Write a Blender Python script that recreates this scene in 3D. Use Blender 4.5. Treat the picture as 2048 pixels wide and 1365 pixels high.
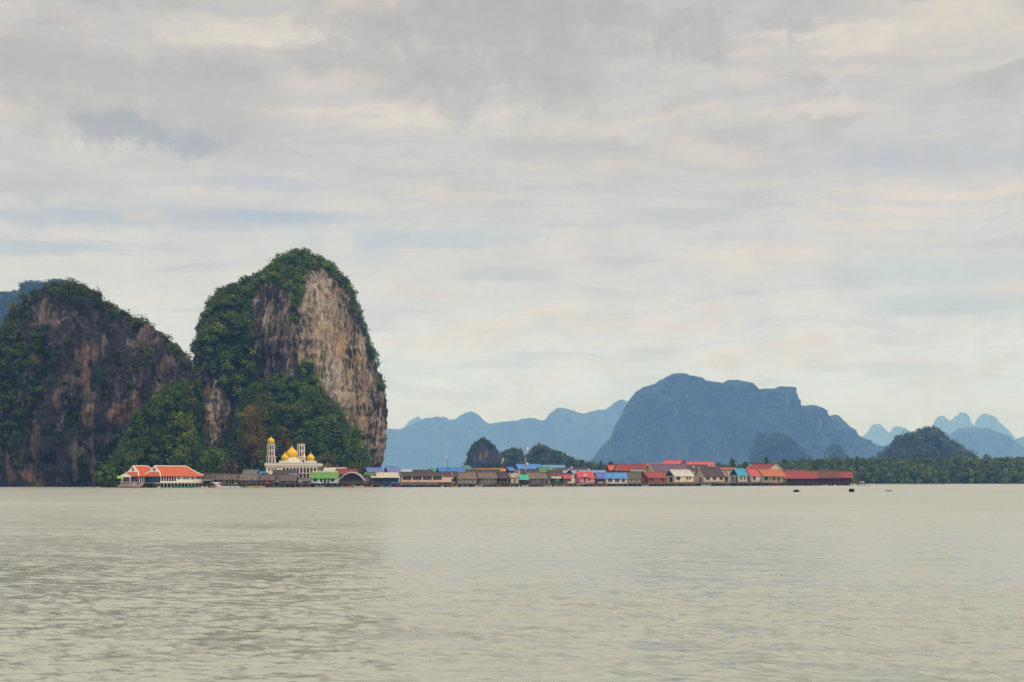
import bpy, math, random
import numpy as np
from mathutils import Vector, Matrix

S = bpy.context.scene
for o in list(bpy.data.objects):
    bpy.data.objects.remove(o, do_unlink=True)
COL = S.collection
R = math.radians

# ------------------------------------------------------------------ camera
F = 50.0 / 36.0 * 2048.0      # focal length in picture pixels (2048 wide)
CX, HY = 1024.0, 961.0        # centre column and horizon row of the photograph
EYE = 2.5                     # metres above the water
cam_d = bpy.data.cameras.new('camera'); cam = bpy.data.objects.new('camera', cam_d); COL.objects.link(cam)
cam_d.lens = 50; cam_d.sensor_width = 36
cam_d.shift_y = (HY - 682.5) / 2048.0
cam_d.clip_start = 0.5; cam_d.clip_end = 60000
cam.location = (0, 0, EYE); cam.rotation_euler = (R(90), 0, 0)
S.camera = cam

def wx(px, D): return (px - CX) * D / F
def wz(py, D): return EYE - (py - HY) * D / F

# ------------------------------------------------------------------ exposure and render settings
S.view_settings.view_transform = 'Standard'
S.view_settings.look = 'None'
S.view_settings.exposure = 0.0
S.view_settings.gamma = 1.0
S.render.engine = 'CYCLES'
S.cycles.use_denoising = True
S.cycles.denoising_prefilter = 'ACCURATE'
S.cycles.max_bounces = 6
S.cycles.diffuse_bounces = 2
S.cycles.glossy_bounces = 3
S.cycles.volume_bounces = 2
S.cycles.transmission_bounces = 2
S.cycles.caustics_reflective = False
S.cycles.caustics_refractive = False

# ------------------------------------------------------------------ sun
SUN_EL, SUN_AZ = R(48), R(152)       # azimuth clockwise from the view direction: behind the camera, to the right
sd = bpy.data.lights.new('sun', 'SUN'); sun = bpy.data.objects.new('sun', sd); COL.objects.link(sun)
sd.energy = 1.8; sd.angle = R(8); sd.color = (1.0, 0.94, 0.86)
dvec = Vector((math.sin(SUN_AZ) * math.cos(SUN_EL), math.cos(SUN_AZ) * math.cos(SUN_EL), math.sin(SUN_EL)))
sun.rotation_euler = dvec.to_track_quat('Z', 'Y').to_euler()

# ------------------------------------------------------------------ node helpers
class NT:
    def __init__(self, tree): self.t = tree; self.n = tree.nodes; self.l = tree.links
    def node(self, typ, **kw):
        n = self.n.new(typ)
        for k, v in kw.items(): setattr(n, k, v)
        return n
    def put(self, sock, v):
        if hasattr(v, 'is_output'): self.l.new(v, sock)
        elif isinstance(v, (tuple, list)):
            v = tuple(v)
            if len(sock.default_value) == 4 and len(v) == 3: v = v + (1.0,)
            sock.default_value = v
        else: sock.default_value = v
    def math(self, op, a, b=0.0, c=None, clamp=False):
        n = self.node('ShaderNodeMath', operation=op, use_clamp=clamp)
        self.put(n.inputs[0], a); self.put(n.inputs[1], b)
        if c is not None: self.put(n.inputs[2], c)
        return n.outputs[0]
    def mix(self, f, a, b, blend='MIX'):
        n = self.node('ShaderNodeMix', data_type='RGBA', blend_type=blend)
        self.put(n.inputs['Factor'], f)
        self.put(n.inputs[6], a); self.put(n.inputs[7], b)
        return n.outputs[2]
    def noise(self, vec, scale, detail=4, rough=0.5, dist=0.0, col=False):
        n = self.node('ShaderNodeTexNoise')
        if vec is not None: self.l.new(vec, n.inputs['Vector'])
        n.inputs['Scale'].default_value = scale; n.inputs['Detail'].default_value = detail
        n.inputs['Roughness'].default_value = rough; n.inputs['Distortion'].default_value = dist
        return n.outputs['Color' if col else 'Fac']
    def comb(self, x, y, z):
        n = self.node('ShaderNodeCombineXYZ')
        for i, v in enumerate((x, y, z)): self.put(n.inputs[i], v)
        return n.outputs[0]
    def sep(self, v):
        n = self.node('ShaderNodeSeparateXYZ'); self.l.new(v, n.inputs[0]); return n.outputs
    def mapping(self, vec, scale=(1, 1, 1), loc=(0, 0, 0), rot=(0, 0, 0)):
        n = self.node('ShaderNodeMapping'); self.l.new(vec, n.inputs[0])
        n.inputs['Scale'].default_value = scale; n.inputs['Location'].default_value = loc; n.inputs['Rotation'].default_value = rot
        return n.outputs[0]
    def ramp(self, f, stops, interp='LINEAR'):
        n = self.node('ShaderNodeValToRGB'); self.put(n.inputs[0], f); cr = n.color_ramp
        cr.interpolation = interp
        while len(cr.elements) < len(stops): cr.elements.new(0.5)
        for e, (p, c) in zip(cr.elements, stops):
            e.position = p; e.color = tuple(c) + (1.0,) if len(c) == 3 else c
        return n.outputs[0]
    def rng(self, v, a, b, c=0.0, d=1.0, smooth=True):
        n = self.node('ShaderNodeMapRange'); n.clamp = True
        if smooth: n.interpolation_type = 'SMOOTHSTEP'
        for i, q in enumerate((v, a, b, c, d)): self.put(n.inputs[i], q)
        return n.outputs[0]

def lin(*c):
    return tuple(((v / 255) / 12.92 if v / 255 <= 0.04045 else ((v / 255 + 0.055) / 1.055) ** 2.4) for v in c)

# ------------------------------------------------------------------ world: Nishita sky behind a high, uneven overcast
world = bpy.data.worlds.new('World'); S.world = world; world.use_nodes = True
W = NT(world.node_tree); W.n.clear()
SKY = 0.10
out = W.node('ShaderNodeOutputWorld'); bg = W.node('ShaderNodeBackground'); bg.inputs['Strength'].default_value = SKY
W.l.new(bg.outputs[0], out.inputs[0])
sky = W.node('ShaderNodeTexSky', sky_type='NISHITA'); sky.sun_disc = False
sky.sun_elevation = SUN_EL; sky.sun_rotation = SUN_AZ; sky.air_density = 1.0; sky.dust_density = 1.5
tc = W.node('ShaderNodeTexCoord')
dx, dy, dz = W.sep(tc.outputs['Generated'])
az = W.math('MULTIPLY', W.math('ARCTAN2', dx, dy), 2.9)         # units of about 1000 picture pixels
el = W.math('MULTIPLY', W.math('ARCSINE', dz), 2.9)
P0 = W.comb(az, el, 0.0)
warp = W.noise(P0, 2.2, 3, 0.55, col=True)
wxx, wyy, _ = W.sep(warp)
U = W.math('ADD', az, W.math('MULTIPLY', W.math('SUBTRACT', wxx, 0.5), 0.25))
V = W.math('ADD', el, W.math('MULTIPLY', W.math('SUBTRACT', wyy, 0.5), 0.12))
G = lambda *c: tuple(v / SKY for v in lin(*c))
c = W.ramp(W.math('DIVIDE', el, 4.6), [(p_, tuple(q / SKY for q in col_)) for p_, col_ in ((0.0, (0.76, 0.95, 1.70)), (0.03, (0.77, 0.94, 1.60)), (0.045, (0.77, 0.90, 1.25)), (0.06, (0.77, 0.82, 0.93)), (0.09, (0.705, 0.705, 0.725)),
          (0.13, (0.645, 0.625, 0.61)), (0.205, (0.635, 0.585, 0.525)), (0.32, (0.64, 0.60, 0.56)), (1.0, (0.58, 0.57, 0.56)))])
# long flat streaks, warm tops and cool bellies
st = W.noise(W.comb(W.math('MULTIPLY', U, 1.1), W.math('MULTIPLY', V, 9.0), 3.1), 1.6, 9, 0.62, 0.6)
warm = W.rng(st, 0.50, 0.66)
cool = W.rng(st, 0.50, 0.36)
band = W.rng(el, 0.02, 0.35, 0.25, 1.0)
c = W.mix(W.math('MULTIPLY', warm, W.math('MULTIPLY', band, 0.85)), c, G(233, 223, 203))
c = W.mix(W.math('MULTIPLY', cool, W.math('MULTIPLY', band, 0.55)), c, G(190, 191, 193))
st2 = W.noise(W.comb(W.math('MULTIPLY', U, 3.0), W.math('MULTIPLY', V, 26.0), 9.1), 1.3, 8, 0.6, 0.5)
c = W.mix(W.math('MULTIPLY', W.rng(st2, 0.52, 0.75), W.math('MULTIPLY', band, 0.45)), c, G(230, 223, 210))
c = W.mix(W.math('MULTIPLY', W.rng(st2, 0.48, 0.28), W.math('MULTIPLY', band, 0.32)), c, G(186, 189, 196))
# lower ragged grey puffs near the top
pf = W.noise(W.comb(W.math('MULTIPLY', U, 2.0), W.math('MULTIPLY', V, 4.5), 1.7), 1.5, 9, 0.60, 0.2)
puff = W.math('MULTIPLY', W.rng(pf, 0.49, 0.60), W.rng(el, 0.52, 0.80))
c = W.mix(W.math('MULTIPLY', puff, 0.62), c, G(183, 175, 167))
fine = W.noise(P0, 7.0, 10, 0.68, 0.25)
fx = W.math('MULTIPLY', W.math('SUBTRACT', fine, 0.5), 0.24)
mid = W.noise(P0, 5.0, 5, 0.6)
mx = W.math('MULTIPLY', W.math('SUBTRACT', mid, 0.5), 0.22)
def spot(px, py, rx, ry, colr, amt, edge=0.35, rag=1.0):
    global c
    u0, v0 = math.atan((px - CX) / F) * 2.9, math.atan((HY - py) / F) * 2.9
    u = W.math('ADD', W.math('SUBTRACT', az, u0), W.math('MULTIPLY', W.math('ADD', fx, mx), rag))
    v = W.math('ADD', W.math('SUBTRACT', el, v0), W.math('MULTIPLY', W.math('ADD', fx, W.math('MULTIPLY', mx, -0.7)), rag * min(1.0, 1.6 * ry / rx + 0.15)))
    a = W.math('POWER', W.math('DIVIDE', u, rx / 1000 * 1.02), 2.0)
    b = W.math('POWER', W.math('DIVIDE', v, ry / 1000 * 1.02), 2.0)
    m = W.rng(W.math('ADD', a, b), 1.35, edge, 0.0, amt)
    c = W.mix(m, c, G(*colr))
# blue openings
spot(430, 445, 330, 26, (166, 181, 203), 0.5, 0.0, 0.5)
spot(560, 440, 160, 12, (156, 175, 205), 0.45, 0.0, 0.4)
spot(110, 462, 190, 20, (166, 181, 196), 0.55, 0.0, 0.5)
spot(60, 520, 170, 16, (170, 186, 200), 0.6, 0.0, 0.5)
spot(850, 480, 300, 22, (188, 201, 216), 0.7, 0.0, 0.6)
spot(1930, 620, 220, 22, (182, 200, 215), 0.6, 0.0, 0.7)
spot(1880, 560, 260, 40, (196, 208, 219), 0.6, 0.0, 0.7)
spot(1780, 745, 180, 14, (200, 209, 215), 0.5, 0.0, 0.5)
spot(520, 378, 200, 16, (183, 190, 205), 0.5, 0.0, 0.6)
spot(1850, 350, 320, 34, (188, 193, 203), 0.55, 0.0, 0.7)
# grey ragged clouds
spot(1010, 90, 210, 140, (182, 175, 168), 0.8, 0.2, 1.3)
spot(760, 30, 170, 60, (178, 173, 167), 0.6, 0.15, 1.3)
spot(250, 205, 300, 110, (184, 177, 169), 0.75, 0.15, 1.2)
spot(120, 130, 110, 30, (206, 198, 186), 0.5, 0.1, 1.2)
spot(250, 290, 95, 34, (158, 160, 158), 0.65, 0.0, 1.0)
spot(380, 300, 90, 26, (156, 159, 160), 0.6, 0.0, 1.0)
spot(40, 150, 120, 60, (182, 178, 175), 0.5, 0.0, 1.2)
spot(110, 400, 130, 30, (184, 186, 182), 0.5, 0.0, 1.0)
spot(1390, 80, 90, 50, (178, 173, 172), 0.7, 0.0, 1.4)
spot(1640, 60, 110, 40, (180, 177, 176), 0.6, 0.0, 1.4)
spot(1850, 10, 150, 26, (176, 176, 178), 0.6, 0.0, 1.0)
# bright tops
spot(1640, 235, 120, 20, (228, 219, 203), 0.7, 0.0, 0.9)
spot(1430, 300, 110, 30, (228, 217, 201), 0.75, 0.0, 0.9)
spot(1950, 80, 150, 60, (222, 212, 194), 0.65, 0.0, 0.9)
spot(900, 390, 120, 16, (226, 216, 198), 0.65, 0.0, 0.8)
spot(660, 175, 130, 26, (222, 212, 194), 0.55, 0.0, 1.0)
spot(40, 270, 70, 30, (212, 203, 186), 0.65, 0.0, 0.8)
spot(280, 448, 60, 14, (212, 206, 194), 0.6, 0.0, 0.6)
spot(700, 500, 130, 50, (196, 206, 217), 0.6, 0.1, 0.5)
spot(665, 486, 42, 30, (222, 216, 212), 0.8, 0.55, 1.0)
spot(640, 500, 40, 16, (218, 213, 210), 0.6, 0.3, 0.8)
spot(1060, 520, 150, 34, (216, 211, 208), 0.7, 0.6, 0.5)
spot(1120, 494, 60, 24, (224, 218, 213), 0.8, 0.7, 0.5)
spot(1000, 548, 120, 18, (190, 194, 202), 0.6, 0.1, 0.5)
spot(1440, 734, 45, 18, (224, 219, 212), 0.8, 0.5, 0.4)
spot(1985, 742, 35, 20, (224, 219, 214), 0.7, 0.5, 0.5)
spot(1880, 770, 60, 16, (222, 219, 214), 0.6, 0.3, 0.5)
spot(1200, 740, 60, 14, (220, 217, 212), 0.5, 0.2, 0.5)
spot(1760, 520, 70, 36, (206, 205, 208), 0.5, 0.1, 1.0)
c = W.mix(W.rng(fine, 0.40, 0.62, 0.0, 0.22), c, G(184, 180, 178))
c = W.mix(W.math('MULTIPLY', W.rng(W.noise(P0, 16.0, 8, 0.7, 0.3), 0.5, 0.66, 0.0, 0.35), W.rng(el, 0.30, 0.7)), c, G(214, 206, 196))
# bright cloud added out of view, above the frame and ahead, to brighten the water
hi = W.math('MULTIPLY', W.math('MULTIPLY', W.rng(el, 0.97, 1.45), W.rng(el, 3.4, 2.4)), W.rng(dy, -0.1, 0.45))
c = W.mix(hi, c, tuple(q / SKY for q in (1.38, 1.35, 1.28)))
c = W.mix(0.94, sky.outputs[0], c)
W.l.new(c, bg.inputs['Color'])

# ------------------------------------------------------------------ object helpers
def tag(o, label=None, cat=None, group=None, kind=None):
    if label: o['label'] = label
    if cat: o['category'] = cat
    if group: o['group'] = group
    if kind: o['kind'] = kind
    return o

def empty(name, loc, rz=0.0, label=None, cat=None, group=None):
    o = bpy.data.objects.new(name, None); COL.objects.link(o)
    o.location = loc; o.rotation_euler = (0, 0, rz); o.empty_display_size = 0.5
    return tag(o, label, cat, group)

def np_mesh(name, V_, faces, mat, parent=None, smooth=False, attrs=None, nside=4):
    """faces: (n, nside) int array"""
    me = bpy.data.meshes.new(name)
    V_ = np.asarray(V_, np.float32); faces = np.asarray(faces, np.int32)
    me.vertices.add(len(V_)); me.vertices.foreach_set('co', V_.ravel())
    n = len(faces)
    me.loops.add(n * nside); me.loops.foreach_set('vertex_index', faces.ravel())
    me.polygons.add(n)
    me.polygons.foreach_set('loop_start', np.arange(0, n * nside, nside, dtype=np.int32))
    me.polygons.foreach_set('loop_total', np.full(n, nside, np.int32))
    me.polygons.foreach_set('use_smooth', np.full(n, smooth, bool))
    me.update(calc_edges=True)
    for k, a in (attrs or {}).items():
        a = np.asarray(a, np.float32)
        if a.ndim == 1:
            at = me.attributes.new(k, 'FLOAT', 'POINT'); at.data.foreach_set('value', a)
        else:
            at = me.attributes.new(k, 'FLOAT_VECTOR', 'POINT'); at.data.foreach_set('vector', a.ravel())
    if mat: me.materials.append(mat)
    o = bpy.data.objects.new(name, me); COL.objects.link(o)
    if parent: o.parent = parent
    return o

class MB:
    """collects faces for one mesh"""
    def __init__(self): self.v = []; self.f = []
    def add(self, vs, fs):
        b = len(self.v); self.v += [tuple(p) for p in vs]; self.f += [tuple(b + i for i in f) for f in fs]; return self
    def box(self, x0, x1, y0, y1, z0, z1):
        return self.add([(x0, y0, z0), (x1, y0, z0), (x1, y1, z0), (x0, y1, z0), (x0, y0, z1), (x1, y0, z1), (x1, y1, z1), (x0, y1, z1)],
                        [(0, 3, 2, 1), (4, 5, 6, 7), (0, 1, 5, 4), (1, 2, 6, 5), (2, 3, 7, 6), (3, 0, 4, 7)])
    def bar(self, p, q, r, n=6, r2=None):
        p = Vector(p); q = Vector(q); d = (q - p)
        if d.length < 1e-6: return self
        d.normalize(); a = d.orthogonal().normalized(); b = d.cross(a); r2 = r if r2 is None else r2
        vs = []
        for k in range(n):
            t = 2 * math.pi * k / n; e = a * math.cos(t) + b * math.sin(t); vs.append(p + e * r)
        for k in range(n):
            t = 2 * math.pi * k / n; e = a * math.cos(t) + b * math.sin(t); vs.append(q + e * r2)
        fs = [(k, (k + 1) % n, n + (k + 1) % n, n + k) for k in range(n)] + [tuple(range(n - 1, -1, -1)), tuple(range(n, 2 * n))]
        return self.add(vs, fs)
    def prism(self, pts, off):
        """polygon pts (3D, planar) extruded by off"""
        n = len(pts); off = Vector(off); a = [Vector(p) for p in pts]
        vs = a + [p + off for p in a]
        fs = [tuple(range(n)), tuple(range(2 * n - 1, n - 1, -1))] + [(k, n + k, n + (k + 1) % n, (k + 1) % n) for k in range(n)]
        return self.add(vs, fs)
    def lathe(self, prof, n=24, c=(0, 0)):
        vs = []; fs = []
        for (r, z) in prof:
            for k in range(n):
                t = 2 * math.pi * k / n; vs.append((c[0] + r * math.cos(t), c[1] + r * math.sin(t), z))
        for i in range(len(prof) - 1):
            for k in range(n):
                fs.append((i * n + k, i * n + (k + 1) % n, (i + 1) * n + (k + 1) % n, (i + 1) * n + k))
        fs.append(tuple(range(n - 1, -1, -1))); m = (len(prof) - 1) * n; fs.append(tuple(range(m, m + n)))
        return self.add(vs, fs)
    def build(self, name, mat, parent=None, smooth=False, label=None):
        me = bpy.data.meshes.new(name); me.from_pydata(self.v, [], self.f)
        import bmesh
        bm = bmesh.new(); bm.from_mesh(me); bmesh.ops.recalc_face_normals(bm, faces=bm.faces); bm.to_mesh(me); bm.free()
        if smooth:
            me.polygons.foreach_set('use_smooth', [True] * len(me.polygons))
        me.materials.append(mat)
        o = bpy.data.objects.new(name, me); COL.objects.link(o)
        if parent: o.parent = parent
        if label: o['label'] = label
        return o

# ------------------------------------------------------------------ numpy noise
def _hash(ix, iy, iz, s):
    h = (ix.astype(np.uint32) * np.uint32(374761393) + iy.astype(np.uint32) * np.uint32(668265263)
         + iz.astype(np.uint32) * np.uint32(2147483647) + np.uint32(s * 1274126177 % 4294967291))
    h = (h ^ (h >> np.uint32(13))) * np.uint32(1274126177)
    h = h ^ (h >> np.uint32(16))
    return (h & np.uint32(0xFFFFFF)).astype(np.float32) / 16777215.0
def vnoise(p, s=0):
    p = np.asarray(p, np.float64); i = np.floor(p).astype(np.int64); f = (p - i).astype(np.float32); f = f * f * (3 - 2 * f)
    r = 0
    for a in (0, 1):
        for b in (0, 1):
            for c_ in (0, 1):
                w = (f[..., 0] if a else 1 - f[..., 0]) * (f[..., 1] if b else 1 - f[..., 1]) * (f[..., 2] if c_ else 1 - f[..., 2])
                r = r + w * _hash(i[..., 0] + a, i[..., 1] + b, i[..., 2] + c_, s)
    return r * 2 - 1
def fbm(p, s=0, o=4, g=0.5, ridge=False):
    r = 0; a = 1.0; t = 0
    for k in range(o):
        n = vnoise(p * (2.03 ** k) + 17.3 * k, s + k)
        if ridge: n = 1 - 2 * np.abs(n)
        r = r + a * n; t += a; a *= g
    return r / t
def inpoly(x, y, poly):
    x = np.asarray(x); y = np.asarray(y); r = np.zeros(x.shape, bool); n = len(poly)
    for i in range(n):
        x0, y0 = poly[i]; x1, y1 = poly[(i + 1) % n]
        if y0 == y1: continue
        c_ = ((y0 > y) != (y1 > y)) & (x < (x1 - x0) * (y - y0) / (y1 - y0) + x0); r ^= c_
    return r
def softpoly(x, y, poly, soft, s=5, wob=None):
    """0..1 mask, ragged edge; distance to polygon border in px"""
    wob = soft if wob is None else wob
    nx = fbm(np.stack([x / 22.0, y / 30.0, x * 0], -1), s, 4, .6) * wob; ny = fbm(np.stack([x / 22.0, y / 30.0, x * 0 + 9], -1), s + 3, 4, .6) * wob
    x = x + nx; y = y + ny
    d = np.full(x.shape, 1e9); n = len(poly)
    for i in range(n):
        ax, ay = poly[i]; bx, by = poly[(i + 1) % n]; ex, ey = bx - ax, by - ay; L = ex * ex + ey * ey + 1e-9
        t = np.clip(((x - ax) * ex + (y - ay) * ey) / L, 0, 1)
        d = np.minimum(d, np.hypot(x - ax - t * ex, y - ay - t * ey))
    d = np.where(inpoly(x, y, poly), d, -d)
    return np.clip(0.5 + d / (2 * soft), 0, 1)

# ------------------------------------------------------------------ materials
def mat(name):
    m = bpy.data.materials.new(name); m.use_nodes = True; t = NT(m.node_tree)
    b = m.node_tree.nodes['Principled BSDF']
    b.inputs['Roughness'].default_value = 0.8
    b.inputs['Specular IOR Level'].default_value = 0.25
    return m, t, b
def attr(t, name, vec=False):
    n = t.node('ShaderNodeAttribute'); n.attribute_name = name; return n.outputs['Vector' if vec else 'Fac']
def bump(t, b, h, strength=0.5, dist=0.1):
    n = t.node('ShaderNodeBump'); n.inputs['Strength'].default_value = strength; n.inputs['Distance'].default_value = dist
    t.l.new(h, n.inputs['Height']); t.l.new(n.outputs[0], b.inputs['Normal'])

def rock_mat(name, darkc, tanc, orangec, palec, greenc, warm_bias=0.0, contrast=1.0):
    m, t, b = mat(name)
    geo = t.node('ShaderNodeNewGeometry').outputs['Position']
    g0 = t.mapping(geo, rot=(R(4), R(-5), R(33)))
    vst = t.mapping(g0, scale=(1, 1, 0.14))           # vertical streaks
    vst2 = t.mapping(g0, scale=(1, 1, 0.05))
    n1 = t.noise(vst, 0.10, 8, 0.66, 0.8)
    n2 = t.noise(vst, 0.36, 8, 0.70, 0.6)
    n3 = t.noise(vst2, 0.55, 7, 0.70, 0.5)
    n5 = t.noise(t.mapping(g0, scale=(1, 1, .13), loc=(40, 7, 3)), 0.33, 6, 0.66, 0.4)
    n4 = t.noise(geo, 0.05, 5, 0.6, 0.5)
    warm = attr(t, 'warm')
    sh = t.math('ADD', t.math('MULTIPLY', t.math('SUBTRACT', n1, 0.5), 1.2), t.math('MULTIPLY', t.math('SUBTRACT', n2, 0.5), 2.3))
    w = t.math('ADD', t.math('ADD', t.math('MULTIPLY', warm, 0.46), 0.36 + warm_bias), sh)
    mid_ = tuple(0.55 * p + 0.45 * q for p, q in zip(darkc, tanc))
    c0 = t.ramp(w, [(0.34, darkc), (0.52, mid_), (0.70, tanc), (0.90, tuple(v * 1.1 for v in tanc)), (1.0, palec)])
    c0 = t.mix(t.math('MULTIPLY', t.rng(n4, 0.44, 0.60, 0, 0.75), t.rng(w, 0.5, 0.8)), c0, orangec)
    # grey weathered curtains, black run-off streaks and pale flowstone
    c0 = t.mix(t.rng(n5, 0.52, 0.58, 0, 0.60), c0, tuple(v * 1.5 for v in darkc))
    c0 = t.mix(t.rng(n3, 0.56, 0.63, 0, 0.75), c0, tuple(v * 0.35 for v in darkc))
    c0 = t.mix(t.math('MULTIPLY', t.rng(n3, 0.44, 0.38, 0, 0.75), t.rng(w, 0.5, 0.75)), c0, palec)
    g = t.noise(geo, 0.13, 8, 0.68, 0.3)
    c0 = t.mix(t.math('MULTIPLY', t.rng(g, 0.52, 0.60), t.math('SUBTRACT', 0.75, t.math('MULTIPLY', warm, 0.60))), c0, greenc)
    veg = attr(t, 'veg')
    c0 = t.mix(veg, c0, greenc)
    t.l.new(c0, b.inputs['Base Color']); b.inputs['Roughness'].default_value = 0.95; b.inputs['Specular IOR Level'].default_value = 0.1
    h = t.math('ADD', t.math('MULTIPLY', n2, 1.0), t.math('MULTIPLY', n3, 0.7))
    bump(t, b, h, 1.0, 3.2 * contrast)
    return m

def leaf_mat(name, base=(0.05, 0.085, 0.02), k=1.0):
    m, t, b = mat(name)
    tint = attr(t, 'tint', True)
    n = t.node('ShaderNodeMix', data_type='RGBA', blend_type='MULTIPLY'); n.inputs['Factor'].default_value = 1.0
    t.l.new(tint, n.inputs[6]); n.inputs[7].default_value = tuple(v * k for v in (1, 1, 1)) + (1,)
    t.l.new(n.outputs[2], b.inputs['Base Color'])
    b.inputs['Roughness'].default_value = 0.7; b.inputs['Specular IOR Level'].default_value = 0.15
    return m
# ------------------------------------------------------------------ water
def make_water():
    rng = np.random.default_rng(4)
    ys = [9.0]
    while ys[-1] < 420:
        ys.append(ys[-1] + max(0.05, ys[-1] ** 2 / 7400.0))
    ys = [-12000, -3000, -600, -100, -20, 0, 5] + ys
    while ys[-1] < 18000: ys.append(ys[-1] * 1.25)
    ys = np.array(ys)
    xs = [0.0]
    while xs[-1] < 150: xs.append(xs[-1] + (0.062 if xs[-1] < 10 else 0.062 + (xs[-1] - 10) * 0.010))
    while xs[-1] < 13000: xs.append(xs[-1] * 1.35)
    xs = np.array(xs); xs = np.concatenate([-xs[:0:-1], xs])
    X, Y = np.meshgrid(xs, ys, indexing='ij')
    Z = np.zeros_like(X)
    dyl = np.gradient(ys)[None, :]; dxl = np.gradient(xs)[:, None]
    sp = np.maximum(dyl * 0.8, dxl)
    N = 110
    lam = 0.20 * (3.6 / 0.20) ** (np.arange(N) / (N - 1.0))
    ang = rng.normal(R(-66), R(30), N)          # travelling obliquely away from the camera
    ph = rng.uniform(0, 2 * math.pi, N)
    X2, Y2 = X.copy(), Y.copy()
    for l, a, p in zip(lam, ang, ph):
        k = 2 * math.pi / l; amp = 0.0072 * l / (1 + (l / 0.75) ** 1.9)
        fade = np.clip((l / sp - 3.0) / 4.0, 0, 1)
        q = k * (X * math.cos(a) + Y * math.sin(a)) + p
        Z += fade * amp * np.sin(q)
        X2 += fade * amp * 0.8 * math.cos(a) * np.cos(q); Y2 += fade * amp * 0.8 * math.sin(a) * np.cos(q)
    patch = 0.75 + 0.5 * fbm(np.stack([X / 9, Y / 16, X * 0], -1), 3, 3)
    Z *= np.clip(patch, .3, 1.4)
    nx, ny = X.shape
    I = np.arange(nx * ny).reshape(nx, ny)
    f = np.stack([I[:-1, :-1], I[1:, :-1], I[1:, 1:], I[:-1, 1:]], -1).reshape(-1, 4)
    m, t, b = mat('sea_water')
    geo = t.node('ShaderNodeNewGeometry').outputs['Position']
    g2 = t.mapping(geo, rot=(0, 0, R(20)))
    px_, py_, pz_ = t.sep(geo)
    nA = t.noise(t.mapping(g2, scale=(0.55, 1.0, 1)), 3.2, 5, 0.62, 0.3)
    nB = t.noise(t.mapping(g2, scale=(0.5, 1.0, 1)), 0.55, 6, 0.60, 0.4)
    nC = t.noise(t.mapping(g2, scale=(0.4, 1.0, 1)), 0.11, 4, 0.55, 0.4)
    big = t.noise(t.mapping(geo, scale=(0.45, 1, 1)), 0.012, 4, 0.5, 0.3)
    def slopes(vec, scale, det, k):
        n_ = t.noise(vec, scale, det, 0.6, 0.2, col=True)
        v_ = t.node('ShaderNodeVectorMath', operation='SUBTRACT'); t.l.new(n_, v_.inputs[0]); v_.inputs[1].default_value = (.5, .5, .5)
        w_ = t.node('ShaderNodeVectorMath', operation='MULTIPLY'); t.l.new(v_.outputs[0], w_.inputs[0]); w_.inputs[1].default_value = (k * .8, k, 0)
        return w_.outputs[0]
    def vadd(p, q):
        v_ = t.node('ShaderNodeVectorMath', operation='ADD'); t.l.new(p, v_.inputs[0]); t.l.new(q, v_.inputs[1]); return v_.outputs[0]
    sl_ = vadd(slopes(t.mapping(g2, scale=(0.5, 1, 1)), 6.5, 4, 2.3), vadd(slopes(t.mapping(g2, scale=(0.45, 1, 1)), 1.9, 4, 1.5), slopes(t.mapping(g2, scale=(0.4, 1, 1)), 0.35, 3, 0.16)))
    fr_ = t.rng(py_, 22, 70, 0.6, 1.15)
    far_ = t.node('ShaderNodeVectorMath', operation='SCALE'); t.l.new(vadd(slopes(t.mapping(g2, scale=(0.35, 1, 1)), 0.8, 4, 0.9), slopes(t.mapping(g2, scale=(0.3, 1, 1)), 0.16, 5, 0.75)), far_.inputs[0]); t.l.new(fr_, far_.inputs['Scale'])
    sl_ = vadd(sl_, far_.outputs[0])
    wind = t.noise(t.mapping(geo, scale=(0.30, 1, 1)), 0.05, 5, 0.6, 0.6)
    st = t.math('MULTIPLY', t.rng(big, 0.32, 0.68, 0.62, 1.15), t.rng(wind, 0.38, 0.62, 0.6, 1.2))
    sc_ = t.node('ShaderNodeVectorMath', operation='SCALE'); t.l.new(sl_, sc_.inputs[0]); t.l.new(st, sc_.inputs['Scale'])
    nn = vadd(t.node('ShaderNodeNewGeometry').outputs['Normal'], sc_.outputs[0])
    nz_ = t.node('ShaderNodeVectorMath', operation='NORMALIZE'); t.l.new(nn, nz_.inputs[0])
    t.l.new(nz_.outputs[0], b.inputs['Normal'])
    cb = t.mix(t.rng(big, 0.4, 0.65), (0.36, 0.368, 0.298), (0.415, 0.42, 0.355))
    t.l.new(cb, b.inputs['Base Color'])
    t.l.new(t.rng(py_, 15, 130, 0.16, 0.34), b.inputs['Roughness']); b.inputs['IOR'].default_value = 1.333
    b.inputs['Specular IOR Level'].default_value = 0.5
    o = np_mesh('water', np.stack([X2, Y2, Z], -1).reshape(-1, 3), f, m, smooth=True)
    tag(o, 'pale green grey sea with small choppy ripples', kind='structure')
make_water()

# ------------------------------------------------------------------ rock builders
def grid_normals(P):
    du = np.roll(P, -1, 0) - np.roll(P, 1, 0)
    dv = np.gradient(P, axis=1)
    n = np.cross(du, dv); n /= (np.linalg.norm(n, axis=-1, keepdims=True) + 1e-9)
    return n

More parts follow.
